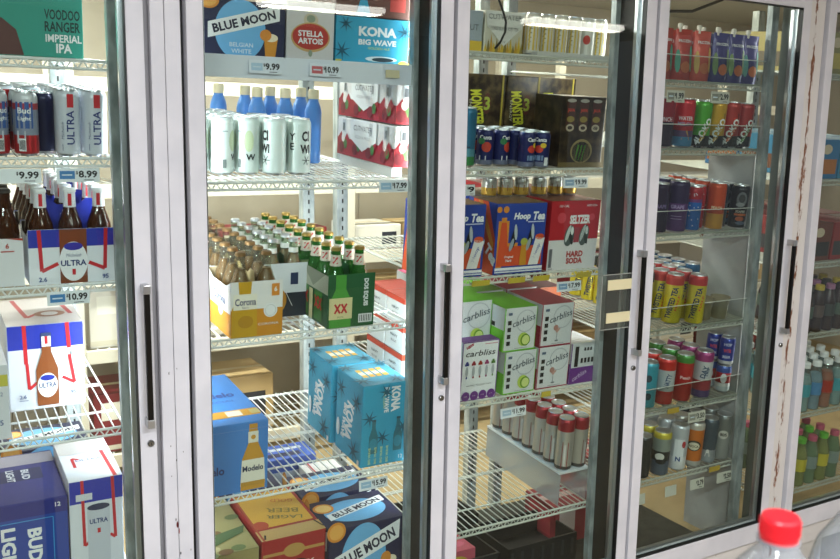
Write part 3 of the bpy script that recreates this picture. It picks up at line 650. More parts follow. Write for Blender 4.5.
# second shelf: city wide cans
ck = C_('1a1c1e'); SG = C_('b9c9a6')
pw1 = Print().text('CI', .010, .112, .030, ck, w=.024, bold=.04).text('WI', .010, .075, .026, ck, w=.032, bold=.04); 
for k in range(6): pw1.line([(.014, .042), (.014 + .014 * math.cos(k), .042 + .014 * math.sin(k))], .002, ck)
pw1.text('Y', -.030, .11, .02, ck, bold=.02).text('E', -.030, .082, .02, ck, bold=.02)
pw2 = Print().oval(-.026, .095, .014, .030, SG).oval(.028, .095, .014, .030, SG).rect(-.004, .02, .006, .044, C_('6f7a78')).text('W', .034, .05, .018, ck, bold=.03).rect(-.006, .12, .01, .124, C_('9aa8a8'))
xs = [.702, .777, .852, .928, 1.004]
row_can('city2', 'beer_can', .0345, .162, [(1, 'cfdcd8')], pw2, 'B', 1, xs[:3], [.16, .235, .31, .385, .46], 'pale green tall can', rough=.4, metal=.15, rz=[0, .2, -.7])
row_can('city1', 'beer_can', .0345, .162, [(1, 'cfdcd8')], pw1, 'B', 1, xs[3:], [.145, .22, .295], 'pale green tall can with black letters', rough=.4, metal=.15, rz=[-1.2, .25])
def bb():
    e = empty('beer_bottle'); m = MB(); bl_ = mat('4f86cc', .3); m.lathe([(.024, 0), (.027, .004), (.027, .165), (.024, .18), (.016, .20), (.0155, .212)], 18, bl_); m.build('bottle_body', e)
    MB().lathe([(.0172, .206), (.0172, .232), (.0155, .236)], 18, mat('d8cba8', .5)).build('bottle_cap', e); return e
for k, (x, d) in enumerate(((.971, .53), (.973, .42), (1.057, .53), (1.067, .42), (1.165, .53), (1.160, .41), (.905, .60))):
    o = inst('blueb', bb); put(o, 'B', 1, x, d); tag(o, 'blue bottle with cream cap behind the pale green cans, %s from left' % ORD[k], 'bottle', 'blue bottles with cream caps')
def cut_red(w, h, n):
    p = Print(); p.rect(0, 0, w, h * .45, C_('a52430'))
    for k in range(n):
        x = w * (k + .5) / n; p.poly([(x - w / n * .45, h * .45), (x - w / n * .2, h * .62), (x, h * .38), (x + w / n * .22, h * .60), (x + w / n * .45, h * .42), (x, h * .2)], C_('a52430'))
        p.oval(x + .012, h * .30, .014, .016, C_('4b7a3a')); p.oval(x - .014, h * .2, .018, .018, C_('7e1a26')); p.oval(x - .004, h * .46, .012, .014, C_('efe7e2')); p.rect(x - .011, h * .62, x + .011, h * .95, C_('b9bec2')); p.rect(x - .007, h * .66, x + .007, h * .86, C_('5b6064'))
    return p
def cutbox(): 
    w, d, h = .130, .40, .122
    l = cut_red(d, h, 4); l.poly([(d * .25, h), (d * .72, h), (d * .72, h * .5), (d * .48, h * .2), (d * .25, h * .5)], WHITE); l.text('CUTWATER', d * .48, h * .78, .018, INK, w=.13, bold=.02); l.text('VODKA MULE', d * .48, h * .55, .010, C_('5b6064'), w=.11)
    return carton('cocktail_carton', w, d, h, C_('e4e2e2'), left=l, front=cut_red(w, h, 2))
for k in (0, 1):
    o = inst('cutr', cutbox); put(o, 'B', 1, 1.327, .035, .030 + .127 * k); tag(o, ['lower', 'upper'][k] + ' red and white cocktail carton stacked right on second shelf of second door', 'carton', 'red and white cocktail cartons')
o = MB().box(1.266, 1.300, .18, .55, 0, .028, mat('d8dad8', .5)).build('shelf_liner'); put(o, 'B', 1, 0, -.13); tag(o, 'white riser strip under the stacked red cocktail cartons', 'riser')
# third shelf carriers
GOLD = C_('cf8a22'); CLEARG = clear('e4e4da', .05, .03, 'flint', .3); AMB = mat('765000', .3); GRNG = clear('3c9a3c', .30, .03, 'green'); GRNL = mat('1d5a22', .15)
cor = bottle_proto(CLEARG, AMB, mat('8a6a42', .4, .5), None)
def cor_carrier():
    w, d, h = .150, .205, .158; W = C_('e8e6e4'); p = Print(); p.rect(0, 0, w, h * .50, GOLD)
    p.poly([(w * .02, h * .0), (w * .5, h * .0), (w * .5, h * .52), (w * .38, h * .78), (w * .40, h * 1.0), (w * .14, h * 1.0), (w * .16, h * .78), (w * .02, h * .52)], C_('c89a1c')); p.rect(w * .05, h * .50, w * .5, h * .78, C_('f0ead8')); p.text('Corona', w * .28, h * .64, h * .13, C_('1c2b66'), w=w * .40, bold=.02); p.text('Extra', w * .28, h * .54, .006, C_('1c2b66'))
    p.oval(w * .76, h * .46, .020, .020, WHITE); p.ring(w * .76, h * .46, .016, .001, C_('9a9a8a')); p.rect(w * .78, h * .72, w * .93, h * .94, ORG); p.text('6', w * .855, h * .84, .014, WHITE, bold=.03); p.text('CORONA', w * .72, h * .22, .007, WHITE, w=.06)
    p.oval(w * .28, h * .28, .022, .018, C_('b5851a'))
    l = Print(); l.rect(0, 0, d, h * .42, GOLD); l.text('Corona', d * .52, h * .62, h * .17, C_('5b6280'), w=d * .52, bold=.02); l.oval(d * .58, h * .42, .020, .020, WHITE); l.text('Extra', d * .52, h * .50, .008, C_('8b8fa0'), w=.04)
    return carrier(w, d, h, W, C_('cbb894'), front=p, left=l, nx=2, ny=3, drop=.018, handle_m=C_('c9b78a'))
for k in range(3):
    c = inst('corc', cor_carrier); d = -.006 + k * .212; put(c, 'B', 2, .8165, d); nm = ['front', 'middle', 'rear'][k]
    tag(c, '%s white and gold six bottle carrier in the left column of the second door' % nm, 'six pack carrier', 'white and gold carriers')
    fill('B', 2, .8165, d, .150, .205, 'corb', cor, 'clear beer bottle with brown cap', 'bottles in the %s white and gold carrier' % nm, 'of %s gold carrier' % nm)
def mod_carrier():
    w, d, h = .135, .20, .165; p = Print(); p.rect(0, 0, w, h * .45, C_('1d2a3a')); p.oval(w * .35, h * .32, .022, .034, C_('c98a2a')); p.rect(w * .60, h * .60, w * .78, h * .82, C_('25345a')); p.text('0.0', w * .25, h * .1, .012, WHITE); p.line([(w * .5, h * .45), (w * .65, h * .2)], .002, WHITE)
    return carrier(w, d, h, C_('dadee4'), C_('b8a888'), front=p, nx=2, ny=3, drop=.015, handle_m=C_('20402a'))
silv = bottle_proto(clear('d8e4d4', .08, .03, 'pale'), mat('7a4a14', .2), mat('b9bdc0', .35, .7), (C_('d8dcd8'), .19, .205, None))
for k in range(2):
    c = inst('modc', mod_carrier); d = .15 + k * .21; put(c, 'B', 2, .963, d); nm = ['front', 'rear'][k]; tag(c, '%s white and navy bottle carrier in the middle column of the second door' % nm, 'six pack carrier', 'white and navy carriers')
    fill('B', 2, .963, d, .135, .20, 'silb', silv, 'pale glass bottle with silver cap', 'bottles in the %s navy carrier' % nm, 'of %s navy carrier' % nm)
DG = C_('1f5a35'); XR = C_('c02430')
def xx(p, cx, cz, s):
    for o_ in (-.75, .75): p.line([(cx + s * (o_ - .6), cz - s), (cx + s * (o_ + .6), cz + s)], s * .42, XR); p.line([(cx + s * (o_ - .6), cz + s), (cx + s * (o_ + .6), cz - s)], s * .42, XR)
def dos_carrier():
    w, d, h = .150, .215, .160; p = Print(); CR = C_('d9cf9c')
    p.poly([(w * .04, 0), (w * .5, 0), (w * .5, h * .5), (w * .38, h * .72), (w * .38, h * .99), (w * .16, h * .99), (w * .16, h * .72), (w * .04, h * .5)], C_('4c9a3c')); p.rect(w * .03, h * .16, w * .52, h * .56, CR); xx(p, w * .275, h * .36, .014); p.text('EQUIS', w * .27, h * .2, .006, C_('27683a'))
    p.text('DOS EQUIS', w * .80, h * .64, .017, WHITE, w=h * .52, rot=-90, bold=.04); p.bars(w * .66, h * .07, .044, .026)
    l = Print(); l.rect(.0, h * .62, d, h * .98, C_('b4b6a0')); l.poly([(d * .12, h * .98), (d * .9, h * .98), (d * .5, h * .66)], C_('8c917c'))
    for cx in (.22, .70): l.rect(d * (cx - .13), h * .06, d * (cx + .13), h * .62, C_('3c7a34')); xx(l, d * cx, h * .40, .018)
    l.rect(d * .4, h * .02, d * .52, h * .6, CR)
    return carrier(w, d, h, DG, C_('7c8a60'), front=p, left=l, nx=2, ny=3, drop=.018, handle_m=DG)
dosn = Print(); dosn.line([(-.006, .008), (.006, .026)], .005, XR); dosn.line([(.006, .008), (-.006, .026)], .005, XR)
dos = bottle_proto(GRNG, GRNL, mat('a88c4a', .35, .6), (C_('d6cfc0'), .178, .210, dosn))
for k in range(3):
    c = inst('dosc', dos_carrier); d = -.008 + k * .222; put(c, 'B', 2, 1.104, d); nm = ['front', 'middle', 'rear'][k]; tag(c, '%s green six bottle carrier on the third shelf of the second door' % nm, 'six pack carrier', 'green carriers')
    fill('B', 2, 1.104, d, .150, .215, 'dosb', dos, 'green beer bottle with red cross label', 'bottles in the %s green carrier' % nm, 'of %s green carrier' % nm)
# fourth shelf
def modelo():
    w, d, h = .225, .40, .212; MBL = C_('3b80cc'); p = Print(); p.text('Modelo', w * .22, h * .36, .026, C_('22356a'), w=.095, bold=.03); p.text('ESPECIAL', w * .2, h * .24, .007, C_('22356a'), w=.05)
    cx = w * .80; p.poly([(cx - .036, .004), (cx + .036, .004), (cx + .032, h * .48), (cx + .014, h * .70), (cx + .012, h * .97), (cx - .012, h * .97), (cx - .014, h * .70), (cx - .032, h * .48)], C_('c8912e')); p.rect(cx - .015, h * .70, cx + .015, h * .86, C_('e4e0d0')); p.poly([(cx - .037, h * .08), (cx + .037, h * .08), (cx + .033, h * .46), (cx - .033, h * .46)], C_('e8e4d4'))
    p.text('Modelo', cx, h * .33, .018, C_('1c2b50'), w=.062, bold=.03); p.oval(cx, h * .78, .007, .007, C_('c8912e')); p.rect(cx - .036, h * .08, cx + .036, h * .14, C_('b98a30')); p.rect(.0, h * .90, w, h * .905, C_('6a94cc'))
    t = Print(); t.line([(w * .1, d * .18), (w * .98, d * .18)], .05, C_('c8912e')); t.rect(w * .55, d * .135, w * .75, d * .225, C_('e4e0d0')); t.rect(w * .86, d * .14, w * .99, d * .22, C_('c0b27a')); t.text('Modelo', w * .55, d * .55, .04, C_('27448a'), w=.14, bold=.03); t.text('ESPECIAL', w * .55, d * .42, .014, C_('27448a'), w=.12)
    return carton('beer_carton', w, d, h, MBL, front=p, top=t)
o = put(modelo(), 'B', 3, .735, .006); tag(o, 'bright blue carton with gold bottle picture on the fourth shelf of the second door', 'carton')
def kona12():
    w, d, h = .156, .190, .268; p = Print(); p.text('KONA', w * .72, h * .80, .032, WHITE, w=.082, rot=-90, bold=.05); p.text('BIG WAVE', w * .52, h * .80, .016, WHITE, w=.082, rot=-90, bold=.04); p.text('GOLDEN', w * .46, h * .80, .006, C_('c9d264'), w=.05, rot=-90)
    for k, hh in ((.18, .40), (.72, .42)): pic_bottle(p, w * (k + .08), h * .16, h * .42, None, C_('2a7080'), C_('28505c'), C_('2f8aa4'))
    for k in range(4): p.text('BIG WAVE', w * (.18 + .13 * k), h * .14, .008, C_('c9e0a4'), w=.055, rot=90, bold=.02)
    p.text('12', w * .88, h * .08, .012, WHITE)
    for q in ((.15, .6), (.5, .9), (.9, .45), (.45, .35)): leaf(p, w * q[0], h * q[1], .03)
    l = Print(); l.text('KONA', d * .52, h * .45, .052, WHITE, w=.13, rot=-100, bold=.05); l.text('BIG WAVE', d * .34, h * .42, .022, WHITE, w=.12, rot=-100, bold=.05); leaf(l, d * .2, h * .8, .04); leaf(l, d * .75, h * .15, .045); leaf(l, d * .8, h * .75, .04); l.oval(d * .15, h * .3, .012, .03, C_('dfe9ee')); l.rect(d * .9, h * .03, d * .97, h * .09, WHITE)
    t = Print(); t.rect(0, 0, w, d, C_('348fae'))
    for k in range(4): t.rect(w * (.22 + k * .15), d * .35, w * (.33 + k * .15), d * .72, C_('d6a53c')); t.rect(w * (.22 + k * .15), d * .46, w * (.33 + k * .15), d * .60, C_('e9e2cc'))
    for q in ((.1, .2), (.8, .15), (.1, .85), (.9, .9)): leaf(t, w * q[0], d * q[1], .04)
    return carton('beer_carton', w, d, h, KB, front=p, left=l, top=t, bev=.006)
for k, nm in ((0, 'front'), (1, 'rear')):
    o = inst('kona', kona12); put(o, 'B', 3, [1.225, 1.215][k], .008 + .205 * k); tag(o, '%s turquoise carton on the fourth shelf of the second door' % nm, 'carton', 'turquoise cartons on the fourth shelf')
def rw():
    w, d, h = .125, .13, .096; p = Print(); p.rect(0, h * .80, w, h, C_('c4402c')); p.rect(w * .1, h * .35, w * .6, h * .55, C_('4c5052')); l = Print(); l.rect(0, h * .8, d, h, C_('c4402c')); l.text('NAVY', d * .5, h * .55, .010, C_('4c5052'), w=.05, bold=.02); l.text('BLUE', d * .5, h * .35, .008, C_('4c5052'), w=.04); t = Print().rect(.0, .0, w, d, C_('b83e30'))
    return carton('small_carton', w, d, h, C_('d5d6d6'), front=p, left=l, top=t)
# bottom shelf
def wood():
    w, d, h = .204, .30, .250; p = Print(); CRD = C_('a32628'); TAN = C_('b98f4e'); p.rect(.004, h * .78, w - .004, h * .82, TAN); p.oval(w * .5, h * .81, .034, .022, TAN); p.oval(w * .55, h * .50, .055, .045, C_('241c1c')); p.text('HAZY', w * .6, h * .60, .022, WHITE, w=.09, bold=.03); p.text('IPA', w * .8, h * .42, .022, WHITE, w=.05, bold=.03)
    t = Print(); YL = C_('dba63c'); t.rect(.012, d * .24, w - .012, d * .97, YL); t.rect(0, 0, w, d * .20, C_('c9a468')); t.line([(w * .04, 0), (w * .04, d)], .006, C_('b0452c')); t.oval(w * .14, d * .30, .024, .024, C_('b8452c'), 18); t.text('BEER', w * .6, d * .52, .028, C_('8a7434'), w=.10, rot=160, bold=.02); t.text('LAGER', w * .56, d * .38, .022, C_('7a7040'), w=.11, rot=160, bold=.02); t.text('GOLD', w * .7, d * .72, .02, C_('c0592c'), w=.07, rot=160)
    t.line([(w * .92, d * .2), (w * .99, d * .05)], .005, C_('241c1c')); t.line([(w * .06, d * .02), (w * .10, d * .1)], .006, C_('241c1c'))
    return carton('beer_carton', w, d, h, CRD, front=p, top=t)
o = put(wood(), 'B', 4, .9325, .03); tag(o, 'red carton with yellow top at the bottom of the second door', 'carton')
def hunt():
    w, d, h = .15, .32, .235; p = Print(); p.rect(0, h * .45, w, h, C_('9c8f5c')); p.oval(w * .5, h * .12, .03, .02, C_('a03c2c')); t = Print(); t.rect(0, 0, w, d, C_('a39a66'))
    for q in range(9): t.oval(w * R.random(), d * R.random(), .022, .016, [C_('6a7a4a'), C_('c8bc8c'), C_('7a5a38')][q % 3])
    t.poly([(0, d * .1), (w * .9, d * .3), (w, d * .42), (0, d * .3)], C_('4f6a42'))
    return carton('beer_carton', w, d, h, C_('2f6a38'), front=p, top=t)
o = put(hunt(), 'B', 4, .748, .035); tag(o, 'green carton with painted landscape top, bottom left of the second door', 'carton')
o = put(moon_box(.262, .19, .240)(), 'B', 4, 1.1725, .02); tag(o, 'front navy moon carton at the bottom of the second door', 'carton', 'navy moon cartons at the bottom')
o = put(moon_box(.262, .18, .245)(), 'B', 4, 1.1725, .225); tag(o, 'navy moon carton behind the front one at the bottom of the second door', 'carton', 'navy moon cartons at the bottom')
o = put(moon_box(.272, .19, .245)(), 'B', 4, .885, .36); tag(o, 'navy moon carton behind the red carton at the bottom of the second door', 'carton', 'navy moon cartons at the bottom')
def bludeep(): return carton('beer_carton', .27, .12, .23, C_('3d5fb8'), front=Print().rect(.03, .05, .24, .18, C_('c4ccdf')), top=Print().rect(.04, .02, .22, .05, C_('18204a')).rect(.03, .07, .24, .09, C_('c4ccdf')))
for k, x in ((0, .80), (1, 1.10)): o = inst('bld', bludeep); put(o, 'B', 4, x, .57); tag(o, 'royal blue and white carton at the back of the bottom shelf, %s one' % ['left', 'right'][k], 'carton', 'royal blue cartons at the back')
o = put(carton('beer_carton', .14, .15, .2, C_('d2cfcf'), front=Print().line([(.03, .2), (.05, .06)], .01, RED), top=Print().line([(.03, .0), (.03, .15)], .012, RED)), 'B', 4, 1.233, .412); tag(o, 'white carton with red stripe behind the navy moon cartons', 'carton')
TP = mat('b9c3d8', .5)
price('B', 0, .843, .090, '$9.99', 'price label reading 9.99 on the blue white channel of the second door', 'b4cfe8', z=1.757, y=.134, h=.034, pap=mat('e2e8f4', .4))
price('B', 0, 1.015, .092, '$10.99', 'price label reading 10.99 with red mark on the second door channel', 'c8626a', z=1.757, y=.134, h=.034, pap=mat('e2e8f4', .4))
price('B', 0, 1.225, .045, '', 'small blank cream sticker at the right of the second door price channel', None, z=1.757, y=.134, h=.022, pap=mat('dcd0ac', .5))
price('B', 1, 1.243, .098, '$17.99', 'price tag reading 17.99 under the red cocktail cartons', '9fc0dc', z=1.436)
price('B', 3, 1.185, .098, '$15.99', 'price tag reading 15.99 below the turquoise cartons', '9fc0dc', z=.523)
# ============================================================ THIRD DOOR (C)
YEL = C_('d3b23a'); GY = C_('c9c8c0')
def cutw():
    w, d, h = .145, .2, .125; p = Print()
    for q in range(14): a = q / 14; p.poly([(w * a, 0), (w * (a + .1), 0), (w * (a + .04), h * (.2 + .3 * ((q * 7) % 5) / 5))], [YEL, C_('8a7a3c'), C_('c99a34')][q % 3])
    p.poly([(w * .05, h * .62), (w * .95, h * .62), (w * .5, h * .16)], C_('d9d9d2')); p.poly([(w * .0, h * .99), (w * 1.0, h * .99), (w * .95, h * .60), (w * .05, h * .60)], C_('d9d9d2'))
    p.text('CUTWATER', w * .5, h * .86, h * .13, C_('5a6060'), w=w * .88, bold=.02); p.text('LONG ISLAND ICED TEA', w * .5, h * .58, h * .09, C_('34383a'), w=w * .72, bold=.02); p.text('vv', w * .5, h * .26, h * .06, INK)
    return carton('cocktail_carton', w, d, h, C_('c8c4b0'), front=p)
o = put(cutw(), 'C', 0, 1.650, .04); tag(o, 'white and yellow cocktail carton with black cable before it, top shelf of third door', 'carton')
o = put(carton('cocktail_carton', .10, .2, .12, C_('9aa4aa'), front=Print().rect(0, .0, .1, .03, YEL).text('CUT', .06, .07, .018, C_('4c5458'), w=.05)), 'C', 0, 1.520, .04); tag(o, 'grey cocktail carton at the left end of the top shelf of third door', 'carton')
yc = Print().rect(-.02, .015, .02, .10, YEL)
for q in range(5): yc.poly([(-.012, .03 + q * .014), (.010, .036 + q * .014), (-.004, .042 + q * .014)], C_('6a5a24'))
yc2 = Print().rect(-.02, .02, .02, .10, C_('d8d6cc')).oval(0, .06, .012, .015, C_('c0382c'))
row_can('yelc', 'slim_can', .0255, .130, [(1, 'cfcabb')], yc, 'C', 0, [1.768, 1.824, 1.880, 1.936], [.05, .105], 'white and yellow slim can', note='')
row_can('yelr', 'slim_can', .0255, .130, [(1, 'd8d6cc')], yc2, 'C', 0, [1.992], [.05, .105], 'white slim can with red fruit mark')
row_can('yelc2', 'slim_can', .0255, .130, [(1, 'cfcabb')], yc, 'C', 0, [2.035 + .013], [.055, .11], 'yellow printed slim can at right end')
o = put(carton('beer_carton', .5, .3, .09, C_('b9a06a')), 'C', 0, 1.80, .26); tag(o, 'tan flat case behind the slim cans on the top shelf of third door', 'case')
def flat_pack(): return MB().box(-.15, .15, 0, .12, 0, .012, mat('c9c9c4', .5)).build('can_tray')
o = put(flat_pack(), 'C', 0, 1.905, -.002); tag(o, 'pale tray edge before the yellow slim cans on third door top shelf', 'tray')
# second shelf
sc = Print().text('Canta', 0, .092, .013, WHITE, w=.040, bold=.03).oval(-.004, .062, .014, .012, C_('c93a2c')).oval(.010, .074, .010, .008, C_('e3c02e')).rect(-.018, .026, .012, .042, C_('6f8ab0')).rect(.016, .01, .03, .036, SILV)
sc2 = Print().text('Canta', 0, .092, .013, WHITE, w=.040, bold=.03).oval(.004, .062, .016, .016, C_('c4402e')).oval(-.014, .08, .012, .010, C_('2f7a4a')).rect(-.018, .02, .004, .034, SILV)
row_can('sm1', 'small_can', .0275, .118, [(.12, '6f7690'), (1, '1d2660')], sc2, 'C', 1, [1.612, 1.672], [.07, .13, .19], 'small navy fruit can, left pair,', rz=[0, .8])
row_can('sm2', 'small_can', .0275, .118, [(.12, '6f7690'), (1, '1d2660')], sc, 'C', 1, [1.729, 1.789], [.008, .068, .128, .19], 'small navy fruit can, right pair,', rz=[.9, -.1])
row_can('sm3', 'small_can', .0275, .118, [(.12, '6f7690'), (1, '1d2660')], sc2, 'C', 1, [1.556], [.17, .23], 'small navy fruit can next to the teal can')
row_can('teal', 'tall_can', .030, .185, [(.15, '3f8a50'), (.3, '5a9aac'), (1, '2f6f90')], Print().text('L', 0, .08, .04, C_('1d3a55')), 'C', 1, [1.525], [.05], 'tall teal and green can at left end')
# tall dark cartons behind
def nitro():
    w, d, h = .30, .13, .285; p = Print(); OL = C_('c6c832')
    for k, x in enumerate((.16, .62)):
        p.text('MONSTER', w * x, h * .62, .045, OL, w=h * .42, rot=-80, bold=.03, shear=.3); p.oval(w * (x + .13), h * .66, .016, .035, C_('5a3028')); p.text('3', w * (x + .13), h * .66, .045, C_('9aa83a'), bold=.03); p.text('ENERGY', w * (x - .09), h * .58, .010, C_('c9c6b0'), w=h * .25, rot=-88)
    p.rect(w * .43, 0, w * .455, h, C_('a89434')); p.rect(w * .94, 0, w * .965, h, C_('a89434')); return carton('energy_carton', w, d, h, noisy('241b14', '6a5838', 30, .35, .1, .4, .7), front=p)
for k, x in enumerate((1.72, 2.025 - .14 + .14)):
    o = inst('nitro', nitro); put(o, 'C', 1, [1.66, 1.966][k] - .0, .26 + .0); tag(o, 'tall dark carton with slanted yellow lettering, %s one on third door second shelf' % ['left', 'right'][k], 'carton', 'tall dark energy cartons')
def monster():
    w, d, h = .185, .15, .232; p = Print()
    for k in range(3):
        x = w * (.2 + .29 * k); p.rect(x - .019, h * .52, x + .019, h * .94, C_('4a2a22')); p.oval(x, h * .94, .019, .006, C_('a9a49a')); p.text('JAVA', x, h * .80, .014, C_('c4402e'), w=.030, bold=.03); p.oval(x, h * .68, .016, .010, C_('8c7a38')); p.oval(x, h * .56, .017, .012, C_('b5a890')); p.oval(x, h * .56, .010, .006, C_('3a2a20'))
    p.oval(w * .5, h * .23, .046, .040, C_('8a7a4c')); p.oval(w * .5, h * .22, .040, .034, C_('1c1a14'))
    for k in range(3): p.poly([(w * .36 + k * .014, h * .10), (w * .38 + k * .014, h * .10), (w * .45 + k * .014, h * .32), (w * .41 + k * .014, h * .32)], C_('64c832'))
    p.rect(0, 0, w, h * .07, C_('6a5a34')); return carton('energy_carton', w, d, h, noisy('201812', '4c3c28', 30, .35, .1, .4, .7), front=p)
o = put(monster(), 'C', 1, 1.962, .018); tag(o, 'dark energy drink carton with green claw mark on second shelf of third door', 'carton')
# third shelf
def hoop():
    w, d, h = .198, .17, .232; HB = C_('22409a'); OR = C_('d2502a'); p = Print()
    p.line([(w * .10, h * .10), (w * .10, h * .76), (w * .20, h * .76), (w * .20, h * .40), (w * .45, h * .40)], .022, ORG); p.poly([(w * .05, h * .12), (w * .95, h * .12), (w * .95, h * .40), (w * .25, h * .40), (w * .20, h * .74), (w * .10, h * .74)], OR)
    p.text('Hoop', w * .50, h * .81, h * .12, WHITE, w=w * .33, bold=.04, shear=.2); p.text('Tea', w * .84, h * .82, h * .12, WHITE, w=w * .24, bold=.04, shear=.2); p.rect(w * .62, h * .73, w * .95, h * .745, C_('c5cde6'))
    p.oval(w * .04, h * .92, .010, .010, ORG); p.oval(w * .17, h * .92, .011, .011, ORG)
    for cx in (.36, .70): p.oval(w * cx, h * .52, .010, .038, C_('16181c'), rot=-.2); p.oval(w * (cx + .03), h * .60, .006, .026, C_('b9c2c8'), rot=.1); p.oval(w * (cx - .04), h * .42, .007, .022, C_('9aa4aa'), rot=-.3)
    p.poly([(w * .50, h * .12), (w * .64, h * .12), (w * .62, h * .45), (w * .52, h * .45)], C_('c98a2a')); p.oval(w * .57, h * .46, .014, .012, C_('a8b04a'))
    p.poly([(w * .68, h * .12), (w * .88, h * .12), (w * .99, h * .50), (w * .80, h * .52)], C_('e5e2e0')); p.text('Hoop', w * .84, h * .32, .016, HB, w=.05, rot=68, bold=.03); p.oval(w * .88, h * .52, .018, .010, OR)
    p.text('Original', w * .28, h * .25, .009, WHITE, w=.035, bold=.02); p.text('Hard', w * .28, h * .20, .009, WHITE, w=.022, bold=.02); p.rect(w * .02, h * .03, w * .98, h * .10, C_('e5e6ea')); p.rect(w * .02, h * .045, w * .98, h * .065, HB)
    l = Print(); l.poly([(0, 0), (d, 0), (d, h * .5), (d * .7, h), (d * .2, h)], OR); l.poly([(d * .35, h), (d * .5, h), (d * .95, h * .45), (d * .95, h * .30)], ORG); l.text('Hoop Tea', d * .60, h * .42, .05, WHITE, w=.19, rot=-38, bold=.05); l.rect(d * .2, h * .02, d * .5, h * .3, C_('e5e2e0')); l.rect(d * .55, 0, d * .62, h * .26, HB)
    t = Print(); t.rect(.002, .002, w - .002, d, C_('8a6a4a'))
    return carton('tea_carton', w, d, h, HB, front=p, left=l, top=t)
for k, x in enumerate((1.473, 1.713)):
    o = inst('hoop', hoop); put(o, 'C', 2, x, .004); tag(o, 'blue and orange iced tea carton, %s one on the third shelf of the third door' % ['left', 'right'][k], 'carton', 'blue and orange tea cartons')
for k, x in enumerate((1.713,)):
    o = inst('hoop', hoop); put(o, 'C', 2, x, .185); tag(o, 'blue and orange iced tea carton behind the front %s one, third door' % ['right'][k], 'carton', 'blue and orange tea cartons')
def seltz():
    w, d, h = .208, .26, .235; SR = C_('b3202c'); p = Print(); p.rect(0, 0, w, h * .48, C_('dcdada')); p.poly([(0, h * .40), (w * .14, h * .47), (w, h * .40), (w, h * .5), (0, h * .5)], C_('dcdada')); p.rect(0, h * .44, w, h * .999, SR)
    p.text('SELTZER', w * .60, h * .73, h * .13, WHITE, w=w * .42, bold=.05); p.oval(w * .22, h * .76, .018, .018, C_('cf4652')); p.oval(w * .84, h * .76, .012, .012, C_('cf4652')); p.text('HARD', w * .55, h * .23, h * .09, C_('b03a34'), w=w * .34, bold=.05); p.text('SODA', w * .55, h * .13, h * .09, C_('b03a34'), w=w * .34, bold=.05)
    p.text('100 CAL', w * .25, h * .93, .008, WHITE, w=.04); p.text('HARD SODA', w * .82, h * .93, .007, WHITE, w=.045)
    for cx in (.40, .70):
        p.oval(w * cx, h * .50, .020, .036, C_('4a5652'), rot=-.2); p.oval(w * (cx - .03), h * .53, .007, .030, C_('c4cdca'), rot=-.3); p.oval(w * (cx + .04), h * .45, .007, .020, C_('16201c'), rot=.3); p.oval(w * (cx + .05), h * .57, .006, .014, C_('dde4e2'))
    p.rect(w * .49, h * .40, w * .60, h * .62, C_('9c3a44')); p.rect(w * .02, h * .05, w * .08, h * .32, C_('6a6a70')); p.text('sod', w * .06, h * .03, .008, INK)
    t = Print().rect(.002, .002, w - .002, d, C_('7a4a3e')); return carton('seltzer_carton', w, d, h, SR, front=p, top=t, left=Print().text('SODA', .13, .16, .03, WHITE, w=.12))
for k in range(2):
    o = inst('seltz', seltz); put(o, 'C', 2, 1.934, .004 + .268 * k); tag(o, 'red and white hard soda carton, %s one on the third shelf of third door' % ['front', 'rear'][k], 'carton', 'red and white soda cartons')
row_can('goldc', 'short_can', .026, .062, [(.6, 'c9a24a'), (1, 'b9b9b4')], Print().rect(-.01, .02, .01, .04, C_('7a3a20')), 'C', 2, [1.655, 1.72, 1.785, 1.86, 1.93, 1.99], [.12], 'short gold can', dz=.238, rough=.3, metal=.6, note=' on the cartons')
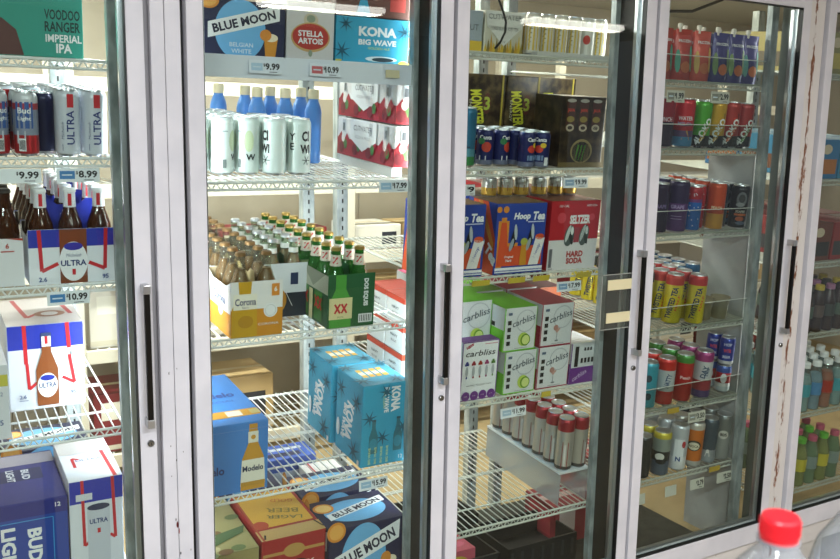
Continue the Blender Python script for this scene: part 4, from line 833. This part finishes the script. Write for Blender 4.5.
# fourth shelf: cocktail cartons
PUR = C_('6a2f86'); LIM = C_('6fbe2e'); CRAN = C_('9c1f3e')
def carb(w, d, h, side, fruit, var=False, band_=None, word='carbliss'):
    def b():
        p = Print(); m = C_('5c646c')
        if var:
            p.rect(0, 0, w, h, WHITE)
            for q in ((0, 0, w, .003), (0, h - .003, w, h), (0, 0, .003, h), (w - .003, 0, w, h)): p.rect(*q, PUR)
            p.text(word, w * .5, h * .80, h * .10, C_('3c3a44'), w=w * .82, bold=.01, shear=.2); p.text('NEW', w * .2, h * .93, .010, C_('b92f4a'), rot=25, bold=.04); p.rect(w * .6, h * .94, w * .95, h * .95, C_('c85a6a'))
            for k, c in enumerate(('3a3f8a', 'a02a3c', 'b03a2c', '9c2f6a', '5a8a3a')):
                x = w * (.14 + .18 * k); p.rect(x - .008, h * .60, x + .008, h * .64, mat(c, .5)); p.oval(x, h * .65, .005, .005, mat(c, .5)); p.oval(x, h * .50, .0055, .018, C_('b5b9bd')); p.oval(x, h * .40, .003, .004, mat(c, .5))
            p.text('variety 12 pack cans', w * .5, h * .26, .008, C_('5c646c'), w=w * .7)
            for k in range(4): p.oval(w * (.15 + .235 * k), h * .08, .0155, .016, PUR); p.rect(w * (.15 + .235 * k) - .006, h * .075, w * (.15 + .235 * k) + .006, h * .085, WHITE)
        else:
            for q in ((0, 0, w, .004), (0, 0, .004, h), (w - .002, 0, w, h)): p.rect(*q, side)
            if band_: p.rect(0, 0, w, h * band_, side); p.text(word, w * .4, h * .2, .016, C_('d8c8e4'), w=w * .6, rot=25, shear=.2); p.rect(w * .15, h * .42, w * .3, h * .92, INK)
            if band_:
                for k in range(4): p.rect(w * (.40 + .14 * k), h * .50, w * (.49 + .14 * k), h * .62, INK)
                for k in range(3): p.rect(w * (.5 + .12 * k), h * .80, w * (.57 + .12 * k), h * .88, C_('34383c'))
            else:
                p.ring(w * .66, h * .68, w * .30, .004, C_('b9bec2')); p.text(word, w * .60, h * .70, h * .15, m, w=w * .72, rot=14, shear=.25, bold=.01)
                for k in range(4): p.rect(w * .10, h * (.14 + .16 * k), w * .21, h * (.24 + .16 * k), INK)
                p.rect(w * .10, h * .84, w * .22, h * .90, C_('5a6a84'))
                if fruit == 'lime': p.oval(w * .62, h * .26, .022, .024, C_('b9cf5a'), rot=.4); p.oval(w * .68, h * .24, .020, .021, C_('6f9a2a'), rot=.4); p.oval(w * .69, h * .24, .015, .016, C_('cfdc84'))
                else: p.poly([(w * .40, h * .42), (w * .62, h * .42), (w * .51, h * .30)], C_('c49a90')); p.line([(w * .51, h * .30), (w * .51, h * .14)], .002, C_('8a8e92')); p.oval(w * .51, h * .13, .008, .003, C_('8a8e92')); p.oval(w * .46, h * .44, .010, .010, C_('b5857a'))
                p.rect(w * .35, h * .06, w * .75, h * .07, C_('8a8e92'))
        l = Print(); l.rect(0, 0, d, h * .5, side if not var else PUR); l.rect(0, h * .5, d, h, C_('c9cccb'))
        for k in range(4): l.rect(d * (.2 + .15 * k), h * .52, d * (.30 + .15 * k), h * .62, INK)
        t = Print().rect(0, 0, w, d, side if not band_ else C_('c9c9c9')); return carton('cocktail_carton', w, d, h, C_('d6d9db'), front=p, left=l, top=t)
    return b
LOW = [('cv', 1.569, .140, .200, PUR, None, True, None, 'white and purple variety cocktail carton'), ('cl', 1.732, .130, .148, LIM, 'lime', False, None, 'lime green cocktail carton, lower one'), ('cc', 1.873, .135, .148, CRAN, 'cos', False, None, 'crimson edged cocktail carton, lower one'), ('cp', 2.003, .110, .148, PUR, None, False, .40, 'purple banded cocktail carton')]
for key, x, w, h, s_, fr, var, bd, desc in LOW:
    dd = .05 if var else .20; o = inst(key, carb(w, dd, h, s_, fr, var, bd)); put(o, 'C', 3, x, .004); tag(o, desc + ' at the front of the fourth shelf, third door', 'carton', 'cocktail cartons on the fourth shelf')
for key, x, desc in (('cl', 1.720, 'lime green cocktail carton stacked on the lower lime one'), ('cc', 1.874, 'crimson edged cocktail carton stacked on the lower one')):
    o = inst(key, None); put(o, 'C', 3, x, .006, .150); tag(o, desc + ', third door', 'carton', 'cocktail cartons on the fourth shelf')
pk = carb(.15, .16, .155, LIM, 'lime')
for j in range(2): o = inst('cg', pk); put(o, 'C', 3, 1.575, .075, .157 * j); tag(o, 'green sided cocktail carton behind the variety carton, %s one' % ['bottom', 'top'][j], 'carton', 'cocktail cartons on the fourth shelf')
pk2 = carb(.11, .16, .155, C_('e05a8c'), 'cos'); o = inst('cpk', pk2); put(o, 'C', 3, 1.603, .39, .157); tag(o, 'pink sided cocktail carton farther behind the variety carton', 'carton')
o = inst('cpk', None); put(o, 'C', 3, 1.603, .39); tag(o, 'pink sided cocktail carton under the other pink one', 'carton')
for k in range(3):
    for j in range(2):
        o = inst('rw', rw); put(o, 'C', 3, 1.470, .23 + j * .135, k * .098); tag(o, 'small white and red carton seen right of the turquoise cartons, %s of stack, %s stack' % (['bottom', 'middle', 'top'][k], ['front', 'rear'][j]), 'carton', 'small white and red cartons')
for k, (x, key) in enumerate(((1.735, 'cl'), (1.88, 'cc'))):
    for j in range(2): o = inst(key, None); put(o, 'C', 3, x, .225, .150 * j); tag(o, '%s cocktail carton in the second row, %s one, fourth shelf of third door' % (['lime green', 'crimson edged'][k], ['bottom', 'top'][j]), 'carton', 'cocktail cartons on the fourth shelf')
def brn():
    w, d, h = .12, .14, .145; p = Print().rect(0, h * .5, w, h, C_('b0562c')).rect(w * .1, h * .1, w * .7, h * .4, C_('7a6a68')); p.oval(w * .7, h * .6, .012, .02, C_('2f3f6a')); return carton('cocktail_carton', w, d, h, C_('8a5a4c'), front=p, left=Print().rect(0, .05, d, h, C_('b0562c')), top=Print().rect(0, 0, w, d, C_('6a3a4a')))
for j in range(2): o = inst('brn', brn); put(o, 'C', 3, 2.0, .225, .147 * j); tag(o, 'rust brown carton behind the purple banded one, %s of two' % ['lower', 'upper'][j], 'carton', 'rust brown cartons')
MB_ = MB().add([(0, 0, 0), (.075, 0, 0), (.075, .06, .05), (0, .06, .05)], [(0, 1, 2, 3)], clear('b9c4b4', .4, .1, 'film2'))
# fifth shelf: silver and red cans on a white tray at the right rear
FR = clear('e4e8ea', .30, .2, 'frost'); e = MB().box(1.930, 1.933, .0, .46, 0, .12, FR).box(2.056, 2.059, .0, .46, 0, .12, FR).box(1.933, 2.056, .455, .458, 0, .12, FR).box(1.926, 2.06, .0, .46, .12, .128, mat('d9dde0', .4), .002).build('can_tray'); put(e, 'C', 4, 0, .01); tag(e, 'white plastic riser holding the silver and red cans behind third door', 'tray')
sr = Print().rect(-.010, .012, .012, .11, C_('8c2a30')).rect(-.003, .02, .004, .10, C_('d5d0cc'))
row_can('silr', 'slim_can', .0305, .195, [(.05, '50504e'), (.82, 'b9b4aa'), (1, '9c2430')], sr, 'C', 4, [1.960, 2.0245], [.040, .105, .170, .235, .300, .365, .430], 'silver slim can with red top', dz=.129, metal=.5, rz=[.1, .7])
def redbox(): return carton('beer_carton', .30, .20, .16, C_('8a2a34'), front=Print().rect(.02, .05, .1, .15, C_('c9b4b0')).rect(.15, .03, .28, .12, C_('b03a44')), top=Print().rect(.0, .08, .3, .12, C_('c8a8a4')), left=Print().rect(.03, .03, .17, .14, C_('b03a44')))
for k, (x, y) in enumerate(((2.28, .42), (2.42 - .0, .86))):
    o = inst('rbx', redbox); o.location = (x, y, -.019 if k == 0 else -.05); tag(o, 'dark red carton on the cooler floor, %s the mat' % ['on', 'right behind'][k], 'carton', 'dark red floor cartons')
    if k: o.location.x = 2.75
def blk():
    m = MB(); m.box(-.16, .16, 0, .24, 0, .02, mat('16181a', .5), .004)
    for x in (-.16, .152): m.box(x, x + .008, 0, .24, .02, .11, mat('16181a', .5))
    for y in (0, .232): m.box(-.16, .16, y, y + .008, .02, .11, mat('16181a', .5))
    for k in range(7): m.box(-.15 + k * .047, -.138 + k * .047, -.002, 0, .03, .09, mat('2c2f31', .5))
    return m.build('plastic_crate')
for k, (x, y) in enumerate(((1.62, .30), (1.98, .30), (1.74, .62))): o = inst('blk', blk); o.location = (x, y, -.019); tag(o, 'black plastic crate on the cooler floor below third door, %s of three' % ['left front', 'right front', 'rear'][k], 'crate', 'black crates under the third door')
def fruitcan(): return carton('mixed_carton', .16, .14, .11, C_('c4566a'), top=Print().oval(.08, .07, .05, .04, C_('cf7a3a')).oval(.11, .05, .03, .02, C_('d86a84')).rect(.01, .01, .05, .05, C_('e0d8b0')), front=Print().oval(.08, .06, .05, .03, C_('c9b03a')))
o = fruitcan(); o.location = (1.62, .34, .003); tag(o, 'pink and orange carton sitting in the left front black crate', 'carton')
def palebag(): return carton('mixed_carton', .12, .14, .13, C_('d8d8b4'), top=Print().rect(.02, .02, .1, .05, C_('8a9a5a')), front=Print().rect(.02, .03, .1, .08, C_('e6e4cc')))
o = palebag(); o.location = (1.74, .67, .003); tag(o, 'pale cream carton sitting in the rear black crate', 'carton')
price('C', 1, 1.505, .05, '9', 'small price tag at the left end below the second shelf, third door', None, z=1.420)
price('C', 1, 1.930, .105, '$19.99', 'price tag below the dark energy carton of the third door', '8aa6c0', z=1.437)
price('C', 2, 1.922, .105, '$17.99', 'price tag reading 17.99 below the red soda carton', '7f9fc0', z=1.088)
price('C', 3, 1.708, .105, '$11.99', 'price tag reading 11.99 below the lime cocktail carton', 'a8bed2', z=.676)
for k, x in enumerate((1.56, 1.70, 1.80, 1.98)):
    o = MB().box(-.035, .035, -.001, 0, -.013, .006, mat('c9b23c', .5)).build('yellow_clip'); o.location = (x, .148, 1.128); o.rotation_euler = (.2, 0, .05); tag(o, 'yellow strip clipped to the third shelf rail of third door, %s from left' % ORD[k], 'clip', 'yellow rail clips')
o = MB().box(-.02, .02, -.001, 0, -.013, .006, mat('c9b23c', .5)).build('yellow_clip'); o.location = (1.84, .148, .725); tag(o, 'yellow strip clipped to the fourth shelf rail of the third door', 'clip')
# ============================================================ FOURTH DOOR (D)
def pouch(c, c2):
    def b():
        e = empty('drink_pouch'); m = MB(); W, H = .088, .175; n = 9; rows = [(0, .024), (.02, .026), (.07, .022), (.12, .012), (.155, .004), (H, .0015)]; vs = []
        for z, t in rows:
            for k in range(n + 1):
                u = -1 + 2 * k / n; f = (1 - u * u) ** .5; ww = W / 2 * (1 if z < .15 else .92); vs.append((u * ww, -t * f - .0008, z))
            for k in range(n + 1):
                u = 1 - 2 * k / n; f = (1 - u * u) ** .5; ww = W / 2 * (1 if z < .15 else .92); vs.append((u * ww, t * f + .0008, z))
        q = 2 * n + 2; cm = mat(c, .25, .1)
        for r_ in range(len(rows) - 1): m.add(vs[r_ * q:(r_ + 2) * q], [(k, (k + 1) % q, q + (k + 1) % q, q + k) for k in range(q)], cm, True)
        m.add(vs[:q], [tuple(range(q))], cm); m.add(vs[-q:], [tuple(range(q))], cm)
        p = Print(); p.text(['FROZEN', 'COCKTAIL'][0], 0, .135, .010, WHITE, w=.06, bold=.02); p.oval(.03, .075, .010, .045, C_(c2, .3)); p.oval(-.032, .065, .009, .04, C_(c2, .3)); p.oval(0, .045, .022, .02, C_('c96a3c'))
        def fm(u, v, e_):
            t = [b_[1] for b_ in rows]; zz = [b_[0] for b_ in rows]; i = max(j for j in range(len(zz)) if zz[j] <= max(0, v)); i = min(i, len(zz) - 2); a = (v - zz[i]) / (zz[i + 1] - zz[i]); tt = t[i] + (t[i + 1] - t[i]) * a
            return (u, -tt * max(0, 1 - (2 * u / W) ** 2) ** .5 - .0022 - e_, v)
        m.pr(p, fm); m.build('pouch_body', e)
        s = MB(); s.lathe([(.006, H - .01), (.006, H + .006), (.009, H + .006), (.009, H + .017), (.005, H + .019)], 12, mat('e2ddd2', .4), c=(-.022, 0)); s.build('spout_cap', e); return e
    return b
for k, (x, key, c, c2, nm) in enumerate(((2.33, 'pr', 'b8443c', '3c9c84', 'red'), (2.425, 'pr', 'b8443c', '3c9c84', 'red'), (2.52, 'po', 'd0584a', 'd6a84a', 'coral'), (2.615, 'pb', '3f3c7a', '6a8a4a', 'indigo'), (2.70 - .002, 'pb', '3f3c7a', '6a8a4a', 'indigo'), (2.79 - .015, 'pt', '4a4684', '5a9a98', 'violet'))):
    for j in range(2):
        o = inst(key, pouch(c, c2)); put(o, 'D', 0, x, .045 + .07 * j); tag(o, '%s drink pouch with spout cap, %s from left, %s row, fourth door top shelf' % (nm, ORD[k], ['front', 'rear'][j]), 'pouch', 'drink pouches on the top shelf')
def dcan(key, i, x, r, h, bands, pr, desc, rows=4, d0=.038, rz=None):
    row_can(key, 'tall_can', r, h, bands, pr, 'D', i, [x], [d0 + (2 * r + .003) * k for k in range(rows)], desc, rz=[.12])
def diag(c):
    p = Print(); p.poly([(-.026, .0), (.0, .0), (.034, .09), (.03, .13), (.012, .10)], INK); p.text('4LOKO', .004, .060, .026, WHITE, w=.105, rot=62, bold=.04); p.text('4LOKO', .012, .058, .012, C_(c), w=.08, rot=62, bold=.02); return p
def pb(*a):
    p = Print()
    for q in a: p.text(q[0], q[1], q[2], q[3], C_(q[4]), w=q[5], rot=q[6] if len(q) > 6 else 0, bold=.03)
    return p
dcan('d21', 1, 2.350, .036, .175, [(.55, '33233c'), (1, '8e2130')], pb(('PUNCH', 0, .1, .016, 'c8b8c0', .05)), 'tall dark plum and red can')
dcan('d22', 1, 2.450, .036, .175, [(.2, '4a86b4'), (.35, '6a4a78'), (1, 'c0222c')], pb(('WATER', 0, .105, .014, 'e0c8cc', .055), ('MELON', 0, .085, .014, '9c8ab0', .055)).poly([(-.01, .03), (.02, .03), (.008, .065)], C_('d09a3c')), 'tall red can with blue base')
dcan('d23', 1, 2.540, .034, .170, [(.25, '26241c'), (1, '4fa82c')], diag('d0a030'), 'tall green can with diagonal lettering')
dcan('d24', 1, 2.615, .034, .170, [(.25, '26241c'), (1, 'c99a1c')], diag('d0a030'), 'tall yellow can with diagonal lettering')
dcan('d25', 1, 2.690, .034, .170, [(.25, '26241c'), (1, 'b03024')], diag('d86a3a'), 'tall scarlet can with diagonal lettering')
dcan('d26', 1, 2.764, .034, .168, [(.25, '2a2a34'), (1, 'a02c28')], diag('6a9a5a'), 'tall dark red can with diagonal lettering')
spk = lambda c: (lambda p: ([p.oval(R.uniform(-.03, .03), R.uniform(.02, .15), .002, .002, C_(c)) for _ in range(16)], p)[1])(Print())
dcan('d31', 2, 2.350, .036, .182, [(1, '2a1c3a')], pb(('GRAPE', 0, .10, .014, '6a5a8a', .05)), 'tall deep violet can')
dcan('d32', 2, 2.445, .038, .190, [(.6, '58306e'), (1, '2c1d46')], pb(('GRAPE', 0, .095, .014, 'a890c0', .05)).rect(-.02, .05, .018, .052, C_('a890c0')).rect(-.02, .06, .018, .062, C_('a890c0')), 'tall purple can', rows=3)
dcan('d33', 2, 2.528, .030, .168, [(.7, '1f62b4'), (.78, '7a3a7a'), (1, 'a8222c')], spk('d8dce8'), 'tall blue can with red shoulder and stars')
dcan('d34', 2, 2.585, .0265, .165, [(1, 'a8242a')], spk('d8c8c8'), 'slim crimson can', d0=.07)
dcan('d35', 2, 2.645, .034, .180, [(.35, 'd0922c'), (1, 'c4481c')], pb(('PEACH', 0, .085, .014, 'e8cfa8', .04)), 'tall orange can')
dcan('d36', 2, 2.708, .0265, .172, [(.6, '545a62'), (1, '2b3440')], pb(('ICE', 0, .09, .014, '8a94a0', .03)), 'tall slate grey can', d0=.07)
rp = Print().oval(0, .115, .020, .028, C_('5c6064')).oval(0, .118, .012, .016, C_('26282a')).oval(-.004, .094, .016, .008, C_('7a7e80')).rect(-.022, .052, .022, .060, C_('c4632c')).text('REAPER', 0, .068, .010, C_('c9c4bc'), w=.035, bold=.02).oval(0, .040, .016, .009, C_('b0562c')).oval(.004, .024, .018, .007, C_('56627a'))
dcan('d37', 2, 2.775, .034, .168, [(1, '17191d')], rp, 'tall black can with grey figure marks', rows=3)
def twist(c): return Print().text('TWISTED TEA', .0, .084, .022, C_('1d2a4a'), w=.125, rot=80, bold=.04).text('HALF', .022, .085, .008, C_('c4402e'), w=.06, rot=80, bold=.03)
for key, x, d0, top, rz in (('tt1', 2.392, .13, '3a3a2c', -.1), ('tt2', 2.472, .055, 'b0382c', -.05), ('tt3', 2.558, .022, 'b8302c', 0.0)):
    row_can(key, 'tea_can', .0345, .192, [(.86, 'c3b324'), (1, top)], twist(0), 'D', 3, [x], [d0 + .075 * k for k in range(6)], 'tall yellow iced tea can, %s column,' % {'tt1': 'left', 'tt2': 'middle', 'tt3': 'right'}[key], rz=[rz])
row_can('tt4', 'tea_can', .0345, .185, [(.86, 'b9a820'), (1, '1f5a84')], twist(0), 'D', 3, [2.64, 2.72], [.21, .285, .36, .435], 'tall yellow tea can with blue top')
def tumbler(): return MB().lathe([(.030, .0), (.032, .002), (.038, .085), (.0365, .085), (.031, .004)], 20, clear('c9bfa0', .35, .06, 'cup'), caps=False).build('plastic_cup')
for k, (x, d) in enumerate(((2.645, .06), (2.725, .05), (2.67, .135))): o = inst('tumb', tumbler); put(o, 'D', 3, x, d); tag(o, 'amber tinted plastic cup next to yellow tea cans, %s' % ['left front', 'right front', 'behind'][k], 'cup', 'amber plastic cups')
dcan('d51', 4, 2.350, .036, .180, [(1, '2f9ab0')], Print().oval(0, .12, .012, .014, C_('1d3a4a')).oval(.004, .05, .012, .014, C_('1d3a4a')), 'tall turquoise can', rows=3)
dcan('d52', 4, 2.440, .036, .185, [(.3, 'b8262a'), (.82, 'b9c0c4'), (1, 'c4221f')], pb(('NATTY', .006, .10, .02, '2b4a74', .055, 78)), 'tall silver can with red ends', rows=3)
dcan('d53', 4, 2.535, .036, .190, [(.9, 'b01c20'), (1, '3f8a3a')], pb(('Peach', .008, .10, .012, 'e8c8c8', .04)), 'tall red can with green rim', rows=3)
dcan('d54', 4, 2.640, .036, .190, [(.15, '4a3a7a'), (.4, 'b03a4a'), (.86, 'c4c8cc'), (1, 'a03a7a')], pb(('DAY', .004, .11, .02, '2b4a6a', .05, 78), ('TRIP', .016, .11, .012, '2b4a6a', .04, 78)), 'tall white can with purple rim', rows=3)
row_can('d55', 'beer_can', .030, .112, [(.1, 'c9ccd0'), (1, '1c3490')], pb(('HOP', 0, .085, .012, 'c4cae0', .03), ('WTR', 0, .06, .014, 'd84a4a', .03), ('BEER', 0, .035, .01, 'c4cae0', .03)), 'D', 4, [2.775], [.05, .115], 'blue short can on top', dz=.114)
row_can('d56', 'beer_can', .030, .112, [(.18, 'c4ccd4'), (.35, 'e0e0e4'), (.85, 'b02430'), (1, '3a58a0')], Print().oval(0, .06, .012, .020, C_('e0e0e4')), 'D', 4, [2.775], [.05, .115], 'white and red short can underneath the blue ones')
row_can('d57', 'beer_can', .026, .15, [(1, '20307c')], Print().rect(-.005, .03, .005, .12, RED), 'D', 4, [2.712], [.13, .19], 'slim blue and red can')
dcan('d61', 5, 2.345, .034, .170, [(1, '24282c')], None, 'tall black can', rows=3)
dcan('d62', 5, 2.435, .0355, .178, [(.35, '4a5868'), (.6, '222629'), (.93, '8a948c'), (1, 'c0b23a')], Print().oval(-.006, .08, .018, .014, C_('d5d4cc')).oval(0, .06, .02, .01, C_('16181a')), 'tall silver and black can with yellow rim', rows=3, d0=.03)
dcan('d63', 5, 2.535, .0355, .186, [(.3, 'd6d8da'), (1, 'b9bec4')], Print().rect(-.018, .04, .02, .13, C_('dfe2e6')).oval(.018, .11, .008, .014, C_('b02430')).text('N', 0, .05, .02, C_('2b4a84'), bold=.04), 'tall white can with red mark', rows=3)
dcan('d64', 5, 2.620, .0355, .184, [(.1, 'a8a8a4'), (.92, 'c46a22'), (1, 'b9b4aa')], Print().oval(0, .09, .028, .022, C_('2a2a24')).oval(0, .088, .022, .016, C_('cfc9b0')).text('NOCA', 0, .088, .010, C_('2a2a24'), w=.036, bold=.03), 'tall orange can with round badge', rows=3)
dcan('d65', 5, 2.70, .0345, .186, [(.3, '8a9298'), (1, '3c4c58')], Print().poly([(-.01, .03), (.01, .03), (.004, .06), (-.004, .06)], C_('d0d0cc')), 'tall steel blue can', rows=3)
dcan('d66', 5, 2.778, .0345, .190, [(.6, '8a8e8c'), (1, '6a6e6c')], Print().oval(0, .11, .02, .018, C_('c4c2b8')).text('805', 0, .11, .014, C_('3a3a38'), w=.026, bold=.04), 'tall grey can with pale badge', rows=3)
DP = mat('c9c8bc', .6)
for i, x, z, t, w_ in ((0, 2.362, 1.733, '1.99', .085), (0, 2.585, 1.736, '$2.99', .095), (4, 2.583, .529, '$3.50', .09), (5, 2.307, .245, '', .06), (5, 2.470, .248, '', .06), (5, 2.612, .25, '$2.79', .075), (5, 2.765, .25, '$2.50', .085)):
    o = price('D', i, x, w_, t, 'cream price tag %s, %s' % ({2.362: 'above the red cans', 2.585: 'above the green and yellow cans', 2.583: 'above the orange can', 2.307: 'at the far left', 2.470: 'below the black and silver can', 2.612: 'below the orange can', 2.765: 'below the grey can'}[x], 'fourth door ' + SHW[i]), None if i == 5 else '8a8a80', z=z, pap=DP, h=.042)
for i, x in ((4, 2.45), (5, 2.70)):
    o = MB().box(-.03, .03, -.001, 0, -.013, .008, mat('b99a34', .5)).build('yellow_clip'); o.location = (x, .148, SZ['D'][i] - .012); tag(o, 'yellow strip clipped to the %s rail' % sh('D', i), 'clip')
# ============================================================ FAR RIGHT DOOR (E)
def drink(key, glass, liq, cap, r=.033, h=.215, lab=None):
    def b():
        e = empty('drink_bottle'); m = MB(); m.lathe([(r * .9, 0), (r, .005), (r * .93, .05), (r, .09), (r, h * .62), (r * .75, h * .76), (.0145, h * .9), (.0145, h * .96)], 16, glass); m.build('plastic_body', e)
        MB().lathe([(r * .84, .003), (r * .9, .006), (r * .86, .05), (r * .92, .09), (r * .92, h * .60), (r * .66, h * .75)], 12, liq).build('drink', e)
        MB().lathe([(.019, h * .89), (.019, h * .985), (.016, h)], 16, cap).build('bottle_cap', e)
        if lab: MB().lathe([(r + .0006, h * .32), (r + .0006, h * .58)], 16, lab, caps=False).build('body_label', e)
        return e
    return b
PET = clear('d5dcd8', .12, .05, 'pet')
def erow(i, specs, r, xs, ds):
    for ci, x in enumerate(xs):
        key, bl, nm = specs[ci % len(specs)]
        for ri, d in enumerate(ds):
            o = inst(key, bl); put(o, 'E', i, x, d); tag(o, '%s, %s row, column %s, far right door' % (nm, ORD[ri], ORD[ci]), 'bottle', 'bottles on the %s' % sh('E', i))
erow(4, [('w1', drink('w1', PET, mat('9fc4cc', .2), WHITE, lab=mat('3f9aa8', .4)), 'white capped water bottle with teal label'), ('w2', drink('w2', PET, mat('8fb0cc', .2), WHITE, lab=mat('4a84b4', .4)), 'white capped pale bottle with blue label'), ('w3', drink('w3', PET, mat('c4582c', .2), WHITE, lab=mat('a8342a', .4)), 'orange drink bottle with white cap')][:3], .033, [3.245, 3.318, 3.392, 3.465, 3.54], [.03, .104, .178, .252, .326])
erow(5, [('g1', drink('g1', clear('a8c0a0', .3, .05, 'pg'), mat('6a8a60', .2), C_('c05a74'), lab=mat('7a8a86', .5)), 'green tinted bottle with pink cap'), ('g2', drink('g2', clear('b9c08a', .3, .05, 'pl'), mat('a8a83a', .2), C_('5fae3c'), lab=mat('c0b23a', .5)), 'yellow green bottle with green cap')], .033, [3.19, 3.262, 3.335, 3.41, 3.485], [.03, .104, .178, .252])
erow(3, [('k1', drink('k1', clear('4a3a34', .6, .05, 'dk'), mat('2c2420', .3), C_('3a3430'), r=.030, h=.20, lab=mat('4a5a4c', .5)), 'dark drink bottle with dark cap'), ('k2', drink('k2', clear('4a3a34', .6, .05, 'dk'), mat('2c2420', .3), C_('b9a03a'), r=.030, h=.20, lab=mat('5a4a44', .5)), 'dark drink bottle with yellow cap'), ('k3', drink('k3', clear('4a3a34', .6, .05, 'dk'), mat('2c2420', .3), C_('9c6a8a'), r=.030, h=.20, lab=mat('3c403c', .5)), 'dark drink bottle with mauve cap')], .03, [3.22, 3.29, 3.36, 3.43, 3.50], [.03, .10, .17, .24])
def epk(c, c2, w_=.16, h_=.16):
    return lambda: carton('drink_carton', w_, .18, h_, C_(c), front=Print().rect(.01, .02, w_ - .01, h_ * .5, C_(c2)).oval(w_ * .5, h_ * .75, .03, .02, C_('c9b8a0')), left=Print().rect(.01, .02, .17, h_ * .5, C_(c2)))
for i, zs, specs in ((2, 0, (('6a3a2a', '2f2a26', 'brown'), ('8a2f2a', '3a3a3a', 'dark red'))), (1, 0, (('2f6fa0', 'b06a2c', 'blue and orange'), ('3a84a8', '7a4a2a', 'blue'))), (0, 0, (('8a8456', 'b9a85a', 'olive'), ('b9a85a', '6a5a3a', 'mustard')))):
    for k in range(3):
        for j in range(3):
            a = specs[(k + j) % 2]; o = inst('ep' + a[0], epk(a[0], a[1])); put(o, 'E', i, 3.25 + .17 * k, .02 + .19 * j); tag(o, '%s drink carton, row %s, column %s, %s' % (a[2], ORD[j], ORD[k], sh('E', i)), 'carton', 'drink cartons on the %s' % sh('E', i))
# ============================================================ FOREGROUND
def soda(x, y, z, capc, label, tilt=(0, 0, 0)):
    e = empty('soda_bottle', (x, y, z)); e.rotation_euler = tilt; PETc = clear('e4e8ec', .16, .06, 'petc')
    m = MB(); m.lathe([(.040, .004), (.052, 0), (.056, .02), (.055, .10), (.053, .14), (.056, .18), (.055, .212), (.047, .245), (.031, .272), (.018, .288), (.0135, .296), (.0135, .316)], 36, PETc); m.lathe([(.0165, .296), (.0165, .299)], 24, PETc); m.build('plastic_body', e)
    d = MB(); d.lathe([(.038, .006), (.050, .003), (.053, .02), (.051, .14), (.053, .205)], 28, clear('c4ccd4', .25, .03, 'soda')); d.build('drink', e)
    c = MB(); n = 64; prof = [(.0148, .3005), (.0150, .302), (.0150, .315), (.0138, .3175), (.010, .318)]; c.lathe(prof, 32, mat(capc, .4))
    for k in range(40):
        a = 2 * math.pi * k / 40; c.tube((.0151 * math.cos(a), .0151 * math.sin(a), .303), (.0151 * math.cos(a), .0151 * math.sin(a), .3145), .0006, mat(capc, .4), 4)
    c.lathe([(.0146, .2975), (.0146, .2998)], 32, mat(capc, .4)); c.build('bottle_cap', e)
    l = MB(); l.lathe([(.0557, .10), (.0539, .14), (.0562, .175)], 36, mat('c4262c', .4), caps=False); l.build('body_label', e)
    return tag(e, label, 'bottle')
soda(.580, -1.7327, 1.3059 - .318, 'e0202c', 'large clear plastic bottle with a bright red cap, in the foreground at lower right')
soda(.737, -1.715, 1.3059 - .318, 'e0202c', 'second clear plastic bottle, only its shoulder showing at the bottom right corner')
st = empty('display_table', (.66, -1.725, -.34)); tag(st, 'small grey display table under the clear soda bottles', 'table')
zt = 1.3059 - .318 + .34; MB().box(-.25, .25, -.13, .13, zt - .02, zt, mat('8c8c8a', .5), .003).build('tabletop', st)
for x in (-.23, .21):
    for y in (-.11, .09): MB().box(x, x + .02, y, y + .02, 0, zt - .02, mat('5a5a5a', .5)).build('leg', st)
